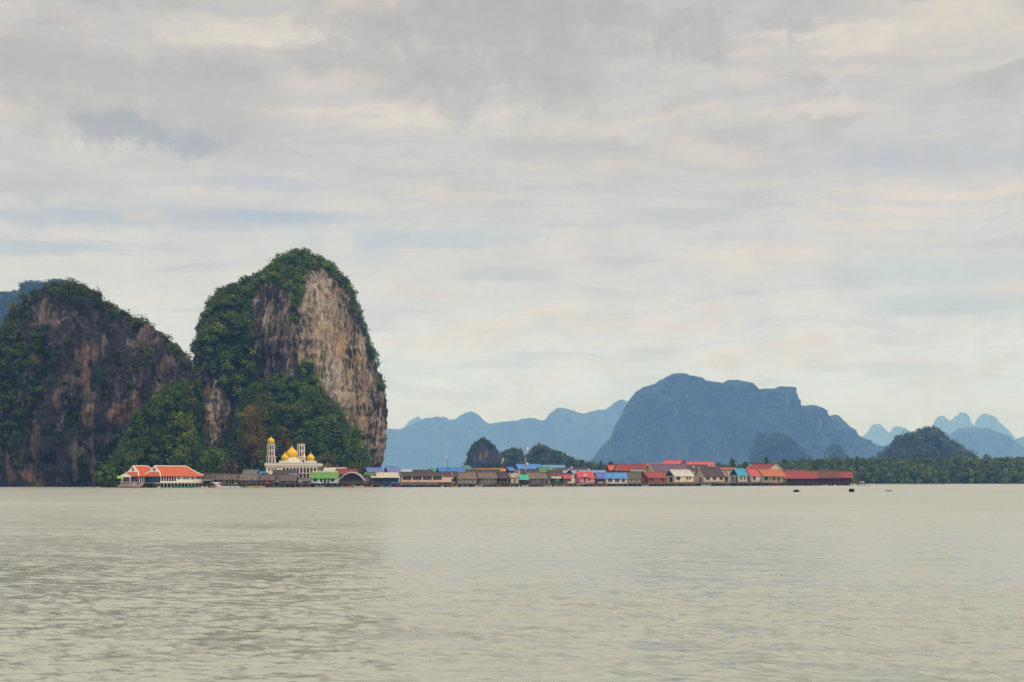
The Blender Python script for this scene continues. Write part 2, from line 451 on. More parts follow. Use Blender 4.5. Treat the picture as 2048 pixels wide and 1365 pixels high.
def ring_rock(name, label, left, right, D, B, mat_, nu=700, nv=320, e=2.4, bulge=None, amps=(4, 2.2, 1.0), seed=1,
              warm=None, veg=None, zs=0.25, frontD=None, kind='structure', flat=0.8, lean=0.0, zc=0.35, inset=0):
    """left / right: outlines [(py, px), ...] at distance D, from the waterline to the top"""
    lt = sorted((q[0] + inset * 1.3 * (980 - q[0]) / 450, q[1] + inset) for q in left); rt = sorted((q[0] + inset * 1.3 * (980 - q[0]) / 450, q[1] - inset) for q in right)
    top = min(lt[0][0], rt[0][0]); s = np.linspace(0, 1, nv); py = 986 - (986 - top) * (1 - (1 - s) ** 1.5)
    XL = (np.interp(py, [q[0] for q in lt], [q[1] for q in lt]) - CX) * D / F; XR = (np.interp(py, [q[0] for q in rt], [q[1] for q in rt]) - CX) * D / F
    a = np.maximum((XR - XL) / 2, 0.05); cx = (XR + XL) / 2; am = a.max()
    a[-1] = 0.05; cx[-1] = cx[-2]
    b = B * (a / am) ** flat
    z = wz(py, D - zc * b); z = np.where(py > 976, -2.5 + 2.5 * (986 - py) / 10, z)
    zt = z.max(); z = np.maximum.accumulate(z)
    # angle sampling, denser in front
    th = np.linspace(0, 2 * np.pi, nu, endpoint=False); th = th + 0.45 * np.cos(th)
    ct, stn = np.cos(th), np.sin(th)
    xh = np.sign(ct) * np.abs(ct) ** (2 / e); yh = np.sign(stn) * np.abs(stn) ** (2 / e)
    for _ in range(4):          # widest points lie nearer or farther than D: fit the outline as seen from the water
        X = cx[None] + a[None] * xh[:, None]; Y = D + b[None] * yh[:, None]
        T = X / Y; eL = XL / D - T.min(0); eR = XR / D - T.max(0)
        l_ = cx - a + eL * D; r_ = cx + a + eR * D; cx = (l_ + r_) / 2; a = np.maximum((r_ - l_) / 2, 0.05)
    X = cx[None] + a[None] * xh[:, None]
    Y = D + b[None] * yh[:, None] + lean * (1 - z[None] / zt) * -1
    if bulge:
        for (bx, bw, bd) in bulge:
            fr = np.clip(-yh, 0, 1)[:, None] ** 0.7
            Y -= bd * np.exp(-((xh[:, None] - bx) / bw) ** 2) * fr * np.clip((zt - z) / (0.3 * zt), 0, 1)[None]
    Z = np.broadcast_to(z[None], X.shape).copy()
    P = np.stack([X, Y, Z], -1)
    n = grid_normals(P)
    out_ = np.stack([xh[:, None] * np.ones_like(z)[None], yh[:, None] * np.ones_like(z)[None], 0 * X], -1)
    sgn = np.sign((n * out_).sum(-1, keepdims=True)); sgn[sgn == 0] = 1; n = n * sgn
    n[:, -6:] = (0, 0, 1)
    Q = P * np.array([1, 1, zs])
    rot = np.array([[.82, .57, 0], [-.57, .82, 0], [.06, -.05, 1]]); Q = Q @ rot; P_ = P @ rot
    d = amps[0] * fbm(Q / 16.0, seed, 3) + amps[1] * fbm(Q / 6.0, seed + 11, 4, .55, True) + amps[2] * fbm(P_ * np.array([1, 1, .2]) / 2.3, seed + 23, 3, .6, True)
    ledge = fbm(P_ * np.array([.6, .6, .8]) / 9.0, seed + 31, 4, .6)
    d = d + amps[1] * 0.8 * ledge
    d = d - d.mean() - 0.4
    taper = np.clip((zt - Z) / (0.10 * zt), 0.15, 1)
    P2 = P + n * (d * taper)[..., None]
    ppx = CX + P[..., 0] * F / P[..., 1]; ppy = HY - (P[..., 2] - EYE) * F / P[..., 1]
    wa = warm(ppx, ppy) if warm else np.zeros_like(ppx)
    ve = veg(ppx, ppy) if veg else np.zeros_like(ppx)
    I = np.arange(nu * nv).reshape(nu, nv)
    f = np.stack([I, np.roll(I, -1, 0)], -1)
    faces = np.stack([f[:, :-1, 0], f[:, :-1, 1], f[:, 1:, 1], f[:, 1:, 0]], -1).reshape(-1, 4)
    V_ = P2.reshape(-1, 3); vt = V_.shape[0]
    o = np_mesh(name, V_, faces, mat_, smooth=True, attrs={'warm': wa.ravel(), 'veg': ve.ravel()})
    tag(o, label, kind=kind)
    return dict(o=o, P=P2.reshape(-1, 3), N=n.reshape(-1, 3), px=ppx.ravel(), py=ppy.ravel(), veg=ve.ravel(), area=None, shape=(nu, nv), G=P2)

def cell_area(G):
    du = np.linalg.norm(np.roll(G, -1, 0) - G, axis=-1); dv = np.linalg.norm(np.gradient(G, axis=1), axis=-1)
    return (du * dv).ravel()

LV = {'v': [], 't': [], 's': []}
def clump_leaves(C, rad, tint, n_leaf, leaf, rng, squash=0.8):
    """C (m,3) crown centres, rad (m,), tint (m,3) -> quads"""
    m = len(C); k = n_leaf
    d = rng.normal(size=(m, k, 3)); d[..., 2] = d[..., 2] * 0.9 + 0.25; d /= np.linalg.norm(d, axis=-1, keepdims=True)
    # lumpy crown: radius varies with direction
    lump = 1 + 0.30 * np.sin(d[..., 0] * 5 + C[:, None, 0]) * np.cos(d[..., 2] * 6 + C[:, None, 1])
    r = rad[:, None] * (rng.uniform(0.35, 1.0, (m, k)) ** 0.45) * lump
    ctr = C[:, None] + d * r[..., None] * np.array([1, 1, squash])
    nrm = d + np.array([0, 0, .25]) + rng.normal(size=d.shape) * 0.32; nrm /= np.linalg.norm(nrm, axis=-1, keepdims=True)
    a = np.cross(nrm, rng.normal(size=d.shape)); a /= np.linalg.norm(a, axis=-1, keepdims=True) + 1e-9
    b = np.cross(nrm, a)
    sz = leaf * rng.uniform(0.6, 1.35, (m, k, 1)) * (rad[:, None, None] / rad.mean()) ** 0.4
    q = np.stack([ctr - a * sz * .6, ctr - b * sz * .42, ctr + a * sz * .6, ctr + b * sz * .42], 2)
    tt = tint[:, None, :] * rng.uniform(0.72, 1.35, (m, k, 1)) * (1 + rng.normal(size=(m, k, 3)) * 0.07)
    tt = np.repeat(tt[:, :, None, :], 4, axis=2)
    return q.reshape(-1, 3), np.clip(tt, 0.003, 1).reshape(-1, 3)

def build_leaves(name, label, Vs, Ts, m, kind='stuff', parent=None):
    V_ = np.concatenate(Vs); T = np.concatenate(Ts)
    f = np.arange(len(V_)).reshape(-1, 4)
    o = np_mesh(name, V_, f, m, parent, attrs={'tint': T})
    if kind: tag(o, label, kind=kind)
    return o

GREENS = np.array([(0.030, 0.060, 0.014), (0.045, 0.078, 0.018), (0.060, 0.085, 0.020), (0.022, 0.048, 0.014), (0.075, 0.090, 0.025), (0.035, 0.055, 0.020)])
def tints(P, rng, pal=GREENS, scale=14.0, seed=7):
    n = fbm(P / scale, seed, 3); k = np.clip(((n + 0.7) / 1.4 + rng.normal(size=len(P)) * 0.16), 0, 0.999)
    base = pal[(k * len(pal)).astype(int)]
    return base * rng.uniform(0.55, 1.45, (len(P), 1)) * np.array([1.15, 1.02, .8])

def plant_on(rock, dens, rad=(1.6, 3.6), n_leaf=70, leaf=0.95, seed=3, thr=0.45, pal=GREENS, out_k=0.12, front=0.55, scale=14):
    """crowns growing on the vegetated part of a rock face; dens = crowns per square metre"""
    rng = np.random.default_rng(seed)
    ar = cell_area(rock['G']); p = ar * (rock['veg'] > thr) * (rock['P'][:, 2] > 1.0) * (rock['N'][:, 1] < front)
    m = int(p.sum() * dens)
    idx = rng.choice(len(p), size=m, p=p / p.sum())
    r = rng.uniform(*rad, m) * (1 + 0.5 * (rng.random(m) < .12))
    C = rock['P'][idx] + rock['N'][idx] * (r * out_k)[:, None] + np.array([0, 0, 1]) * (r * 0.35)[:, None]
    return clump_leaves(C, r, tints(C, rng, pal, scale), n_leaf, leaf, rng)

M_rock_tall = rock_mat('limestone_warm', (0.060, 0.058, 0.062), (0.55, 0.425, 0.31), (0.60, 0.37, 0.18), (0.70, 0.62, 0.52), (0.022, 0.034, 0.013))
M_rock_shaded = rock_mat('limestone_grey_shaded', (0.050, 0.048, 0.058), (0.215, 0.165, 0.14), (0.29, 0.125, 0.07), (0.36, 0.29, 0.24), (0.016, 0.026, 0.012), warm_bias=-0.02)  # grey rock, with the cloud shadow on the broad rock painted in as darker colour
M_leaf = leaf_mat('jungle_leaves')

# the tall rock
TL = [(977, 396), (895, 391), (849, 391), (761, 391), (719, 393), (691, 396), (666, 402), (635, 410), (610, 422), (591, 438), (577, 460), (566, 484), (559, 508), (554, 524), (538, 540), (520, 555), (508, 570), (503, 585)]
TR = [(977, 742), (950, 745), (937, 751), (932, 757), (918, 766), (902, 768), (877, 773), (860, 775), (832, 774), (796, 775), (779, 772), (747, 760), (708, 752), (677, 745), (645, 735), (610, 724), (585, 709), (564, 697), (541, 679), (522, 658), (512, 637), (506, 616), (503, 598)]
WARM_T = [(592, 570), (640, 545), (672, 560), (715, 640), (745, 740), (765, 830), (768, 900), (745, 945), (715, 880), (668, 830), (655, 790), (640, 735), (622, 700), (608, 620)]
WARM_C = [(588, 590), (612, 552), (650, 552), (668, 600), (690, 680), (705, 760), (722, 860), (735, 920), (700, 870), (668, 830), (655, 790), (640, 735), (622, 700), (606, 620)]
WARM_S = [(505, 590), (600, 600), (610, 720), (560, 690), (510, 660)]
WARM_B = [(394, 780), (425, 770), (450, 800), (448, 850), (430, 890), (400, 910), (392, 880)]
def warm_tall(x, y):
    return np.clip(0.62 * softpoly(x, y, WARM_T, 9, 3, 14) + 0.60 * softpoly(x, y, WARM_C, 12, 4, 16) + 0.42 * softpoly(x, y, WARM_S, 14, 8) + 1.0 * softpoly(x, y, WARM_B, 7, 6), 0, 1.2) - 0.12
VEG_T = [[(380, 700), (390, 600), (430, 560), (500, 540), (560, 490), (640, 490), (720, 560), (770, 700), (800, 800), (790, 850), (776, 850), (764, 790), (748, 735), (730, 670), (708, 612), (682, 575), (655, 550), (628, 538), (606, 550), (600, 640), (588, 640), (578, 580), (556, 560), (520, 568), (500, 600), (500, 660), (506, 760), (480, 830), (462, 800), (430, 760), (405, 720)],
         [(600, 735), (622, 728), (640, 760), (650, 800), (715, 870), (740, 960), (400, 960), (420, 900), (470, 880), (480, 800), (520, 780), (560, 800), (600, 790)],
         [(392, 905), (430, 905), (470, 880), (480, 970), (380, 970)]]
def veg_tall(x, y):
    v = 0
    for k, p in enumerate(VEG_T): v = np.maximum(v, softpoly(x, y, p, 5, 20 + k, 11))
    sc = fbm(np.stack([x / 16, y / 22, x * 0 + 4], -1), 44, 4)
    left = np.clip((600 - x) / 60, 0, 1)
    v = np.maximum(v, np.clip((sc - 0.42) * 6, 0, 1) * left)
    return v
tall = ring_rock('karst_cliff', 'tall limestone rock with a warm streaked face and bushes along its crest', TL, TR, 680, 50, M_rock_tall, 900, 420,
                 bulge=[(0.30, 0.33, 16), (-0.75, 0.25, 6)], seed=3, warm=warm_tall, veg=veg_tall, amps=(2.6, 3.0, 1.7), inset=5)

# the rock beside it, its colour darkened for a cloud shadow
LL = [(977, -75), (850, -70), (760, -50), (700, -24), (669, 0), (662, 10), (642, 26), (629, 31), (599, 50), (584, 70), (577, 92), (574, 106)]
LR = [(977, 410), (900, 408), (800, 406), (745, 404), (728, 396), (718, 388), (708, 373), (695, 356), (682, 336), (662, 316), (649, 297), (629, 274), (609, 247), (603, 231), (588, 199), (576, 180), (571, 160)]
WARM_L = [(85, 625, 26, 30), (110, 640, 18, 18), (278, 682, 22, 16), (300, 690, 10, 8), (190, 700, 10, 22), (170, 760, 12, 60), (180, 820, 10, 40), (112, 795, 10, 18), (240, 830, 26, 22), (318, 775, 16, 22),
          (150, 900, 9, 50), (190, 930, 9, 30), (70, 880, 12, 40), (40, 790, 7, 20), (70, 720, 7, 15), (210, 690, 7, 18), (35, 950, 40, 12), (270, 800, 20, 16), (12, 930, 6, 25), (330, 740, 12, 25)]
def warm_left(x, y):
    w = np.zeros_like(x); n = fbm(np.stack([x / 9, y / 26, x * 0], -1), 61, 4) * 0.9
    for (a, b, ra, rb) in WARM_L:
        w = np.maximum(w, np.clip(1.15 - ((x - a) / ra / 1.2) ** 2 - ((y - b) / rb / 1.3) ** 2 + n, 0, 1.15))
    return w * 0.95 - 0.05
def veg_left(x, y):
    prof = np.interp(x, [-60, 0, 26, 50, 92, 160, 199, 247, 297, 336, 390, 460], [760, 669, 640, 599, 575, 571, 588, 609, 649, 682, 722, 800])
    d = y - prof
    v = np.clip((30 + 16 * fbm(np.stack([x / 12, y / 12, x * 0], -1), 9, 3) - d) / 8, 0, 1)
    v = np.maximum(v, softpoly(x, y, [(190, 990), (215, 930), (262, 850), (300, 805), (350, 770), (400, 760), (470, 900), (470, 990)], 5, 31, 9))
    v = np.maximum(v, softpoly(x, y, [(-70, 700), (50, 650), (100, 690), (110, 760), (70, 800), (50, 880), (20, 900), (-70, 940)], 12, 33, 26) * (fbm(np.stack([x / 10, y / 14, x * 0], -1), 39, 3) > -0.15))
    sc = fbm(np.stack([x / 13, y / 17, x * 0 + 4], -1), 47, 4)
    v = np.maximum(v, np.clip((sc - 0.30 + 0.0006 * (y - 650)) * 6, 0, 1))
    w = warm_left(x, y)
    return np.where(w > 0.35, v * 0.25, v)
leftr = ring_rock('karst_cliff', 'broad dark limestone rock with dull red stains beside the tall rock', LL, LR, 580, 42, M_rock_shaded, 900, 380, e=2.6,
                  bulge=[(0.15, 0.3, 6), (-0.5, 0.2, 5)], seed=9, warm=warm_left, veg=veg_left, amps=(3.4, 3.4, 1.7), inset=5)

# vegetated scree slopes at the feet of the rocks
hillA = ring_rock('hillside', 'forested scree slope behind the mosque', [(977, 470), (914, 478), (834, 482), (784, 500), (769, 530), (756, 560)],
                  [(977, 740), (949, 733), (894, 712), (854, 690), (814, 664), (779, 645), (762, 615), (756, 600)], 632, 34, M_rock_shaded, 260, 130, e=2.0, seed=14, amps=(3, 2, .5), veg=lambda x, y: x * 0 + 1)
hillB = ring_rock('hillside', 'forested slope behind the orange roofed hall', [(977, 196), (950, 214), (900, 250), (850, 276), (810, 305), (790, 330), (778, 350)],
                  [(977, 396), (900, 382), (850, 380), (800, 380), (785, 378), (778, 366)], 520, 24, M_rock_shaded, 240, 120, e=2.0, seed=15, amps=(2.4, 2, .5), veg=lambda x, y: x * 0 + 1)
hillC = ring_rock('hillside', 'low green knoll between the two rocks', [(977, 365), (945, 378), (925, 398), (915, 415), (910, 425)],
                  [(977, 492), (945, 478), (925, 462), (915, 448), (910, 438)], 585, 16, M_rock_shaded, 160, 70, e=2.0, seed=16, amps=(2, 1.4, .4), veg=lambda x, y: x * 0 + 1)
hillD = ring_rock('hillside', 'bushy rise under the pale foot of the tall rock', [(977, 456), (900, 470), (850, 478), (830, 486)],
                  [(977, 560), (900, 548), (850, 520), (830, 500)], 612, 22, M_rock_shaded, 160, 70, e=2.0, seed=17, amps=(2, 1.4, .4), veg=lambda x, y: x * 0 + 1)

BR = np.array([(0.030, 0.060, 0.014), (0.050, 0.088, 0.018), (0.068, 0.108, 0.022), (0.028, 0.056, 0.014), (0.085, 0.105, 0.028), (0.042, 0.072, 0.020), (0.024, 0.05, 0.018)]) * np.array([1.35, 1.55, 1.2])
DK = GREENS * np.array([1.0, 1.08, 1.05])
vs, ts = zip(plant_on(tall, 0.10, (1.2, 2.8), 110, 0.62, 3, pal=BR, scale=16),
             plant_on(hillA, 0.15, (1.4, 3.6), 130, 0.58, 5, pal=BR * .9, scale=10), plant_on(hillD, 0.15, (1.4, 3.6), 120, 0.68, 8, pal=BR, scale=10))
build_leaves('jungle_foliage', 'dense green bushes covering the crest and foot of the tall rock', vs, ts, M_leaf)
vs, ts = zip(plant_on(leftr, 0.12, (1.0, 2.4), 80, 0.55, 4, pal=DK, scale=16),
             plant_on(hillB, 0.18, (1.2, 3.2), 120, 0.60, 6, pal=BR * .8, scale=10), plant_on(hillC, 0.18, (1.2, 3.2), 120, 0.60, 7, pal=BR * .95, scale=10))
build_leaves('jungle_foliage', 'dark green bushes covering the broad dark rock and the slope below it', vs, ts, M_leaf)

# ------------------------------------------------------------------ far mountains
def mountain(label, sil, D, seed, depth=0.9, m=None, nx=260, nt=90, rough=1.0, warm=None, name='mountain', front=None, steep=0.85):
    sil = sorted(sil); px = np.array([q[0] for q in sil], float); py = np.array([q[1] for q in sil], float)
    x = np.linspace(px[0], px[-1], nx)
    y = np.interp(x, px, py)
    y = np.convolve(np.pad(y, 2, 'edge'), [.1, .2, .4, .2, .1], 'valid')
    H = np.maximum(wz(y, D), 0.5); hm = H.max()
    H = H + hm * 0.020 * rough * fbm(np.stack([x / 9.0, x * 0, x * 0], -1), seed, 4, .7) * np.clip(H / hm * 3, 0, 1)
    Wd = depth * hm * (0.35 + 0.65 * H / hm)
    t = np.linspace(0, 1, nt); X = np.broadcast_to(wx(x, D)[:, None], (nx, nt)).copy()
    Y = D - Wd[:, None] * np.cos(np.pi * t)[None]
    Z = (H[:, None] + 4) * (np.sin(np.pi * t)[None]) ** steep - 4
    P = np.stack([X, Y, Z], -1)
    L = hm * 0.35
    g = fbm(P @ np.array([[.8, .6, .1], [-.6, .8, 0], [0, .1, 1]]) * np.array([1, .8, .7]) / L, seed + 3, 5, .55, True)
    g2 = fbm(P * np.array([1, .8, .9]) / (L * .20), seed + 9, 4, .6, True)
    H = H + 0
    keep = np.clip(np.abs(np.cos(np.pi * t))[None] * 2.2, 0.02, 1)
    P[..., 1] -= (g * 0.48 * hm * rough + g2 * 0.07 * hm) * keep
    P[..., 2] += (g * 0.03 * hm * rough) * keep * np.clip(Z / hm * 2, 0, 1)
    pj = ((P[..., 2] - EYE) / P[..., 1]).max(1); ds = (H - EYE) / D; k_ = np.clip(ds / np.maximum(pj, 1e-5), 0.5, 1.3)[:, None]
    P[..., 2] = np.where(P[..., 2] > EYE, EYE + (P[..., 2] - EYE) * k_, P[..., 2])
    P[..., 2] = np.maximum(P[..., 2], -4)
    I = np.arange(nx * nt).reshape(nx, nt)
    f = np.stack([I[:-1, :-1], I[1:, :-1], I[1:, 1:], I[:-1, 1:]], -1).reshape(-1, 4)
    ppx = CX + P[..., 0] * F / P[..., 1]; ppy = HY - (P[..., 2] - EYE) * F / P[..., 1]
    wa = warm(ppx, ppy) if warm else ppx * 0
    o = np_mesh(name, P.reshape(-1, 3), f, m, smooth=True, attrs={'warm': wa.ravel(), 'veg': ppx.ravel() * 0})
    tag(o, label, kind='structure')
    n = grid_normals(P); n *= -np.sign(n[..., 1:2] + 1e-9)
    n[..., 2] = np.abs(n[..., 2])
    return dict(o=o, P=P.reshape(-1, 3), N=n.reshape(-1, 3), veg=(1 - np.clip(wa, 0, 1)).ravel(), G=P)

def forest_mat(name, sc, g1, g2, rockc):
    m, t, b = mat(name)
    geo = t.node('ShaderNodeNewGeometry').outputs['Position']
    n1 = t.noise(geo, sc * 9, 6, 0.65); n2 = t.noise(geo, sc, 4, 0.5); n3 = t.noise(t.mapping(geo, scale=(1, 1, .25)), sc * 5, 6, .65)
    c0 = t.mix(t.rng(n1, 0.35, 0.65), g1, g2)
    c0 = t.mix(t.rng(n2, 0.42, 0.62, 0, .55), c0, tuple(v * .6 for v in g1))
    w = attr(t, 'warm')
    c0 = t.mix(t.math('MULTIPLY', t.rng(t.math('MULTIPLY_ADD', w, 0.34, n3), 0.72, 0.88), 1.0), c0, rockc)
    t.l.new(c0, b.inputs['Base Color']); b.inputs['Roughness'].default_value = 1.0; b.inputs['Specular IOR Level'].default_value = 0.0
    bump(t, b, n1, 1.0, 0.05 / sc)
    return m
M_far = forest_mat('distant_forest', 0.004, (0.018, 0.030, 0.016), (0.060, 0.078, 0.036), (0.50, 0.40, 0.36))
M_near = forest_mat('hill_forest', 0.02, (0.020, 0.032, 0.015), (0.040, 0.056, 0.024), (0.30, 0.24, 0.20))

def ell(cx, cy, rx, ry, s=0.0): return lambda x, y: np.clip(1.3 - ((x - cx - s * (y - cy)) / rx) ** 2 - ((y - cy) / ry) ** 2, 0, 1)
def multi(*fs): return lambda x, y: np.max([f(x, y) for f in fs], 0)
rangeL = [(150, 955), (220, 925), (290, 890), (340, 872), (400, 862), (440, 850), (480, 853), (530, 868), (580, 858), (630, 846), (660, 849), (700, 866), (760, 860), (782, 857), (800, 859), (822, 851), (845, 840), (872, 832), (890, 835), (896, 839), (912, 838), (930, 826), (944, 824), (958, 829), (970, 842), (980, 848), (1000, 846), (1010, 843), (1028, 842), (1045, 838), (1060, 836), (1078, 840), (1088, 841), (1098, 829), (1110, 818), (1128, 817), (1150, 823), (1168, 829), (1180, 822), (1200, 820), (1213, 820), (1225, 808), (1240, 800), (1256, 801), (1290, 840), (1330, 900), (1380, 955)]
mountain('hazy blue range running behind the village', rangeL, 12000, 21, 0.4, M_far, 700, 60)
mountain('pale hump peeping over the hazy blue range', [(805, 870), (812, 852), (822, 840), (835, 834), (845, 840), (860, 870)], 16000, 22, 0.4, M_far, 60, 40)
mountain('pale double summit far beyond the mangroves', [(1690, 940), (1718, 880), (1735, 862), (1745, 850), (1758, 849), (1768, 858), (1780, 868), (1784, 858), (1790, 853), (1798, 853), (1806, 861), (1812, 872), (1830, 880), (1850, 900), (1880, 950)], 17600, 23, 0.4, M_far, 160, 40)
mountain('pale twin towers of rock above the long low hill', [(1820, 950), (1845, 895), (1862, 858), (1868, 842), (1878, 831), (1885, 838), (1893, 845), (1903, 841), (1912, 832), (1920, 824), (1927, 832), (1935, 845), (1942, 858), (1960, 930)], 17300, 24, 0.4, M_far, 160, 40)
mountain('pale pointed cone of rock at the far horizon', [(1925, 935), (1944, 860), (1952, 840), (1961, 830), (1968, 827), (1985, 840), (1998, 858), (2010, 878), (2040, 940)], 17000, 25, 0.4, M_far, 120, 40)
mountain('blue rounded hill beyond the mangrove shore', [(1860, 950), (1885, 890), (1900, 868), (1915, 858), (1940, 855), (1970, 856), (1990, 864), (2010, 878), (2025, 880), (2048, 897), (2090, 930), (2120, 955)], 9800, 26, 0.4, M_far, 200, 50)
mountain('faint blue slope at the edge of the view', [(1990, 955), (2015, 885), (2030, 878), (2048, 873), (2080, 850), (2130, 900), (2180, 955)], 13600, 27, 0.4, M_far, 120, 40)
main = [(1120, 958), (1160, 940), (1182, 920), (1200, 896), (1219, 878), (1230, 850), (1245, 822), (1260, 797), (1275, 781), (1290, 773), (1305, 768), (1320, 760), (1333, 751), (1345, 746), (1362, 749), (1385, 753), (1400, 758), (1420, 762), (1440, 764), (1455, 761), (1470, 760), (1482, 764), (1492, 776), (1500, 781), (1515, 777), (1540, 777), (1553, 773), (1562, 776), (1570, 786), (1578, 802), (1584, 812), (1600, 842), (1625, 880), (1660, 930), (1690, 957)]
mountain('great blue mountain standing behind the red roofs', main, 5900, 31, 0.5, M_far, 420, 110, 1.25, warm=multi(ell(1570, 865, 5, 14), ell(1552, 845, 4, 10), ell(1532, 840, 3, 9), ell(1575, 800, 3, 12)))
mountain('blue shoulder with pale cliff scars beside the great mountain', [(1540, 955), (1570, 850), (1584, 812), (1600, 813), (1615, 811), (1628, 811), (1637, 818), (1648, 830), (1655, 850), (1668, 880), (1690, 930), (1710, 955)], 6000, 32, 0.5, M_far, 200, 90,
         warm=multi(ell(1628, 838, 4, 12), ell(1640, 848, 6, 18), ell(1655, 885, 10, 20, .1), ell(1648, 865, 5, 12)))
mountain('blue ridge sloping down behind the mangroves', [(1610, 955), (1648, 840), (1655, 832), (1672, 830), (1680, 838), (1690, 852), (1700, 864), (1715, 872), (1735, 884), (1765, 898), (1800, 930), (1830, 955)], 6300, 33, 0.5, M_far, 200, 80)
spur = mountain('bluish green foothill with a pale scar below the great mountain', [(1470, 958), (1500, 925), (1507, 880), (1518, 870), (1535, 866), (1560, 868), (1580, 880), (1598, 900), (1612, 915), (1635, 925), (1650, 935), (1668, 955)], 3700, 34, 0.6, M_near, 180, 60, warm=ell(1562, 908, 3, 8))
knob = mountain('small dark blue knob rising beside the foothill', [(1640, 955), (1648, 915), (1652, 900), (1662, 891), (1672, 891), (1680, 900), (1690, 915), (1700, 935), (1715, 955)], 3500, 35, 0.6, M_near, 120, 50, warm=ell(1655, 912, 3, 7))
cone = mountain('dark green pointed hill above the mangroves with a pale scar', [(1740, 955), (1762, 918), (1780, 895), (1795, 880), (1812, 872), (1830, 872), (1845, 864), (1856, 858), (1868, 862), (1880, 874), (1895, 884), (1910, 892), (1922, 905), (1932, 920), (1955, 955)], 2000, 36, 0.55, M_near, 220, 80, warm=multi(ell(1853, 884, 4, 12), ell(1849, 900, 3, 5)))
tower = ring_rock('karst_cliff', 'small dark domed rock standing behind the thatched roofs', [(975, 905), (940, 922), (925, 930), (905, 936), (892, 943), (884, 951), (879, 960)], [(975, 1012), (940, 1004), (915, 1001), (902, 998), (890, 986), (880, 976), (876, 966)], 1350, 16, M_rock_shaded, 300, 140, seed=41, amps=(1.6, 1.4, .8),
                  warm=multi(ell(961, 913, 4, 9), ell(973, 908, 4, 8), ell(950, 916, 3, 7)), veg=lambda x, y: np.maximum(np.clip((898 + 5 * np.sin(x / 5) - y) / 4, 0, 1), np.maximum(np.clip((y - 924) / 4, 0, 1), np.clip((943 - x) / 3, 0, 1))))
lowA = mountain('low green crag leaning beside the domed rock', [(985, 955), (1000, 912), (1012, 909), (1025, 905), (1030, 903), (1036, 904), (1040, 907), (1040, 916), (1048, 925), (1060, 940), (1075, 955)], 1450, 42, 1.0, M_near, 120, 50)
lowB = mountain('low dark green hill behind the radio mast', [(1030, 955), (1045, 925), (1055, 914), (1065, 905), (1073, 898), (1082, 896), (1092, 899), (1105, 905), (1118, 911), (1132, 918), (1145, 924), (1165, 930), (1200, 936), (1250, 940), (1300, 955)], 1400, 43, 1.0, M_near, 200, 60)
backL = mountain('blue wooded mountain behind the broad dark rock', [(-160, 940), (-120, 700), (-60, 650), (-20, 632), (0, 620), (16, 609), (26, 600), (34, 593), (50, 585), (61, 580), (75, 585), (100, 600), (120, 590), (134, 582), (140, 573), (147, 567), (162, 563), (172, 566), (180, 573), (190, 583), (215, 620), (260, 720), (330, 940)], 2600, 44, 0.5, M_near, 260, 90, steep=.7)

DKH = GREENS * np.array([1.0, 1.1, 1.0])
vs, ts = zip(*[plant_on(h, d_, (1.8, 3.6), 36, 1.5, 50 + i, pal=DKH, thr=.5, front=.4, scale=40) for i, (h, d_) in enumerate([(lowA, .05), (lowB, .035), (knob, .012), (spur, .008)])] + [plant_on(cone, .02, (3.0, 5.5), 40, 2.0, 59, pal=DKH, thr=.5, front=.6, scale=40)])
build_leaves('forest', 'dark tree crowns covering the low hills behind the village', vs, ts, M_leaf)
vs, ts = zip(plant_on(tower, 0.045, (0.9, 1.6), 34, 0.8, 60, pal=DKH, thr=.5, front=.4), plant_on(backL, 0.010, (2.4, 4.2), 30, 1.8, 61, pal=DKH, thr=.5, front=.3))
build_leaves('forest', 'trees clothing the small domed rock and the mountain behind the dark rock', vs, ts, M_leaf)

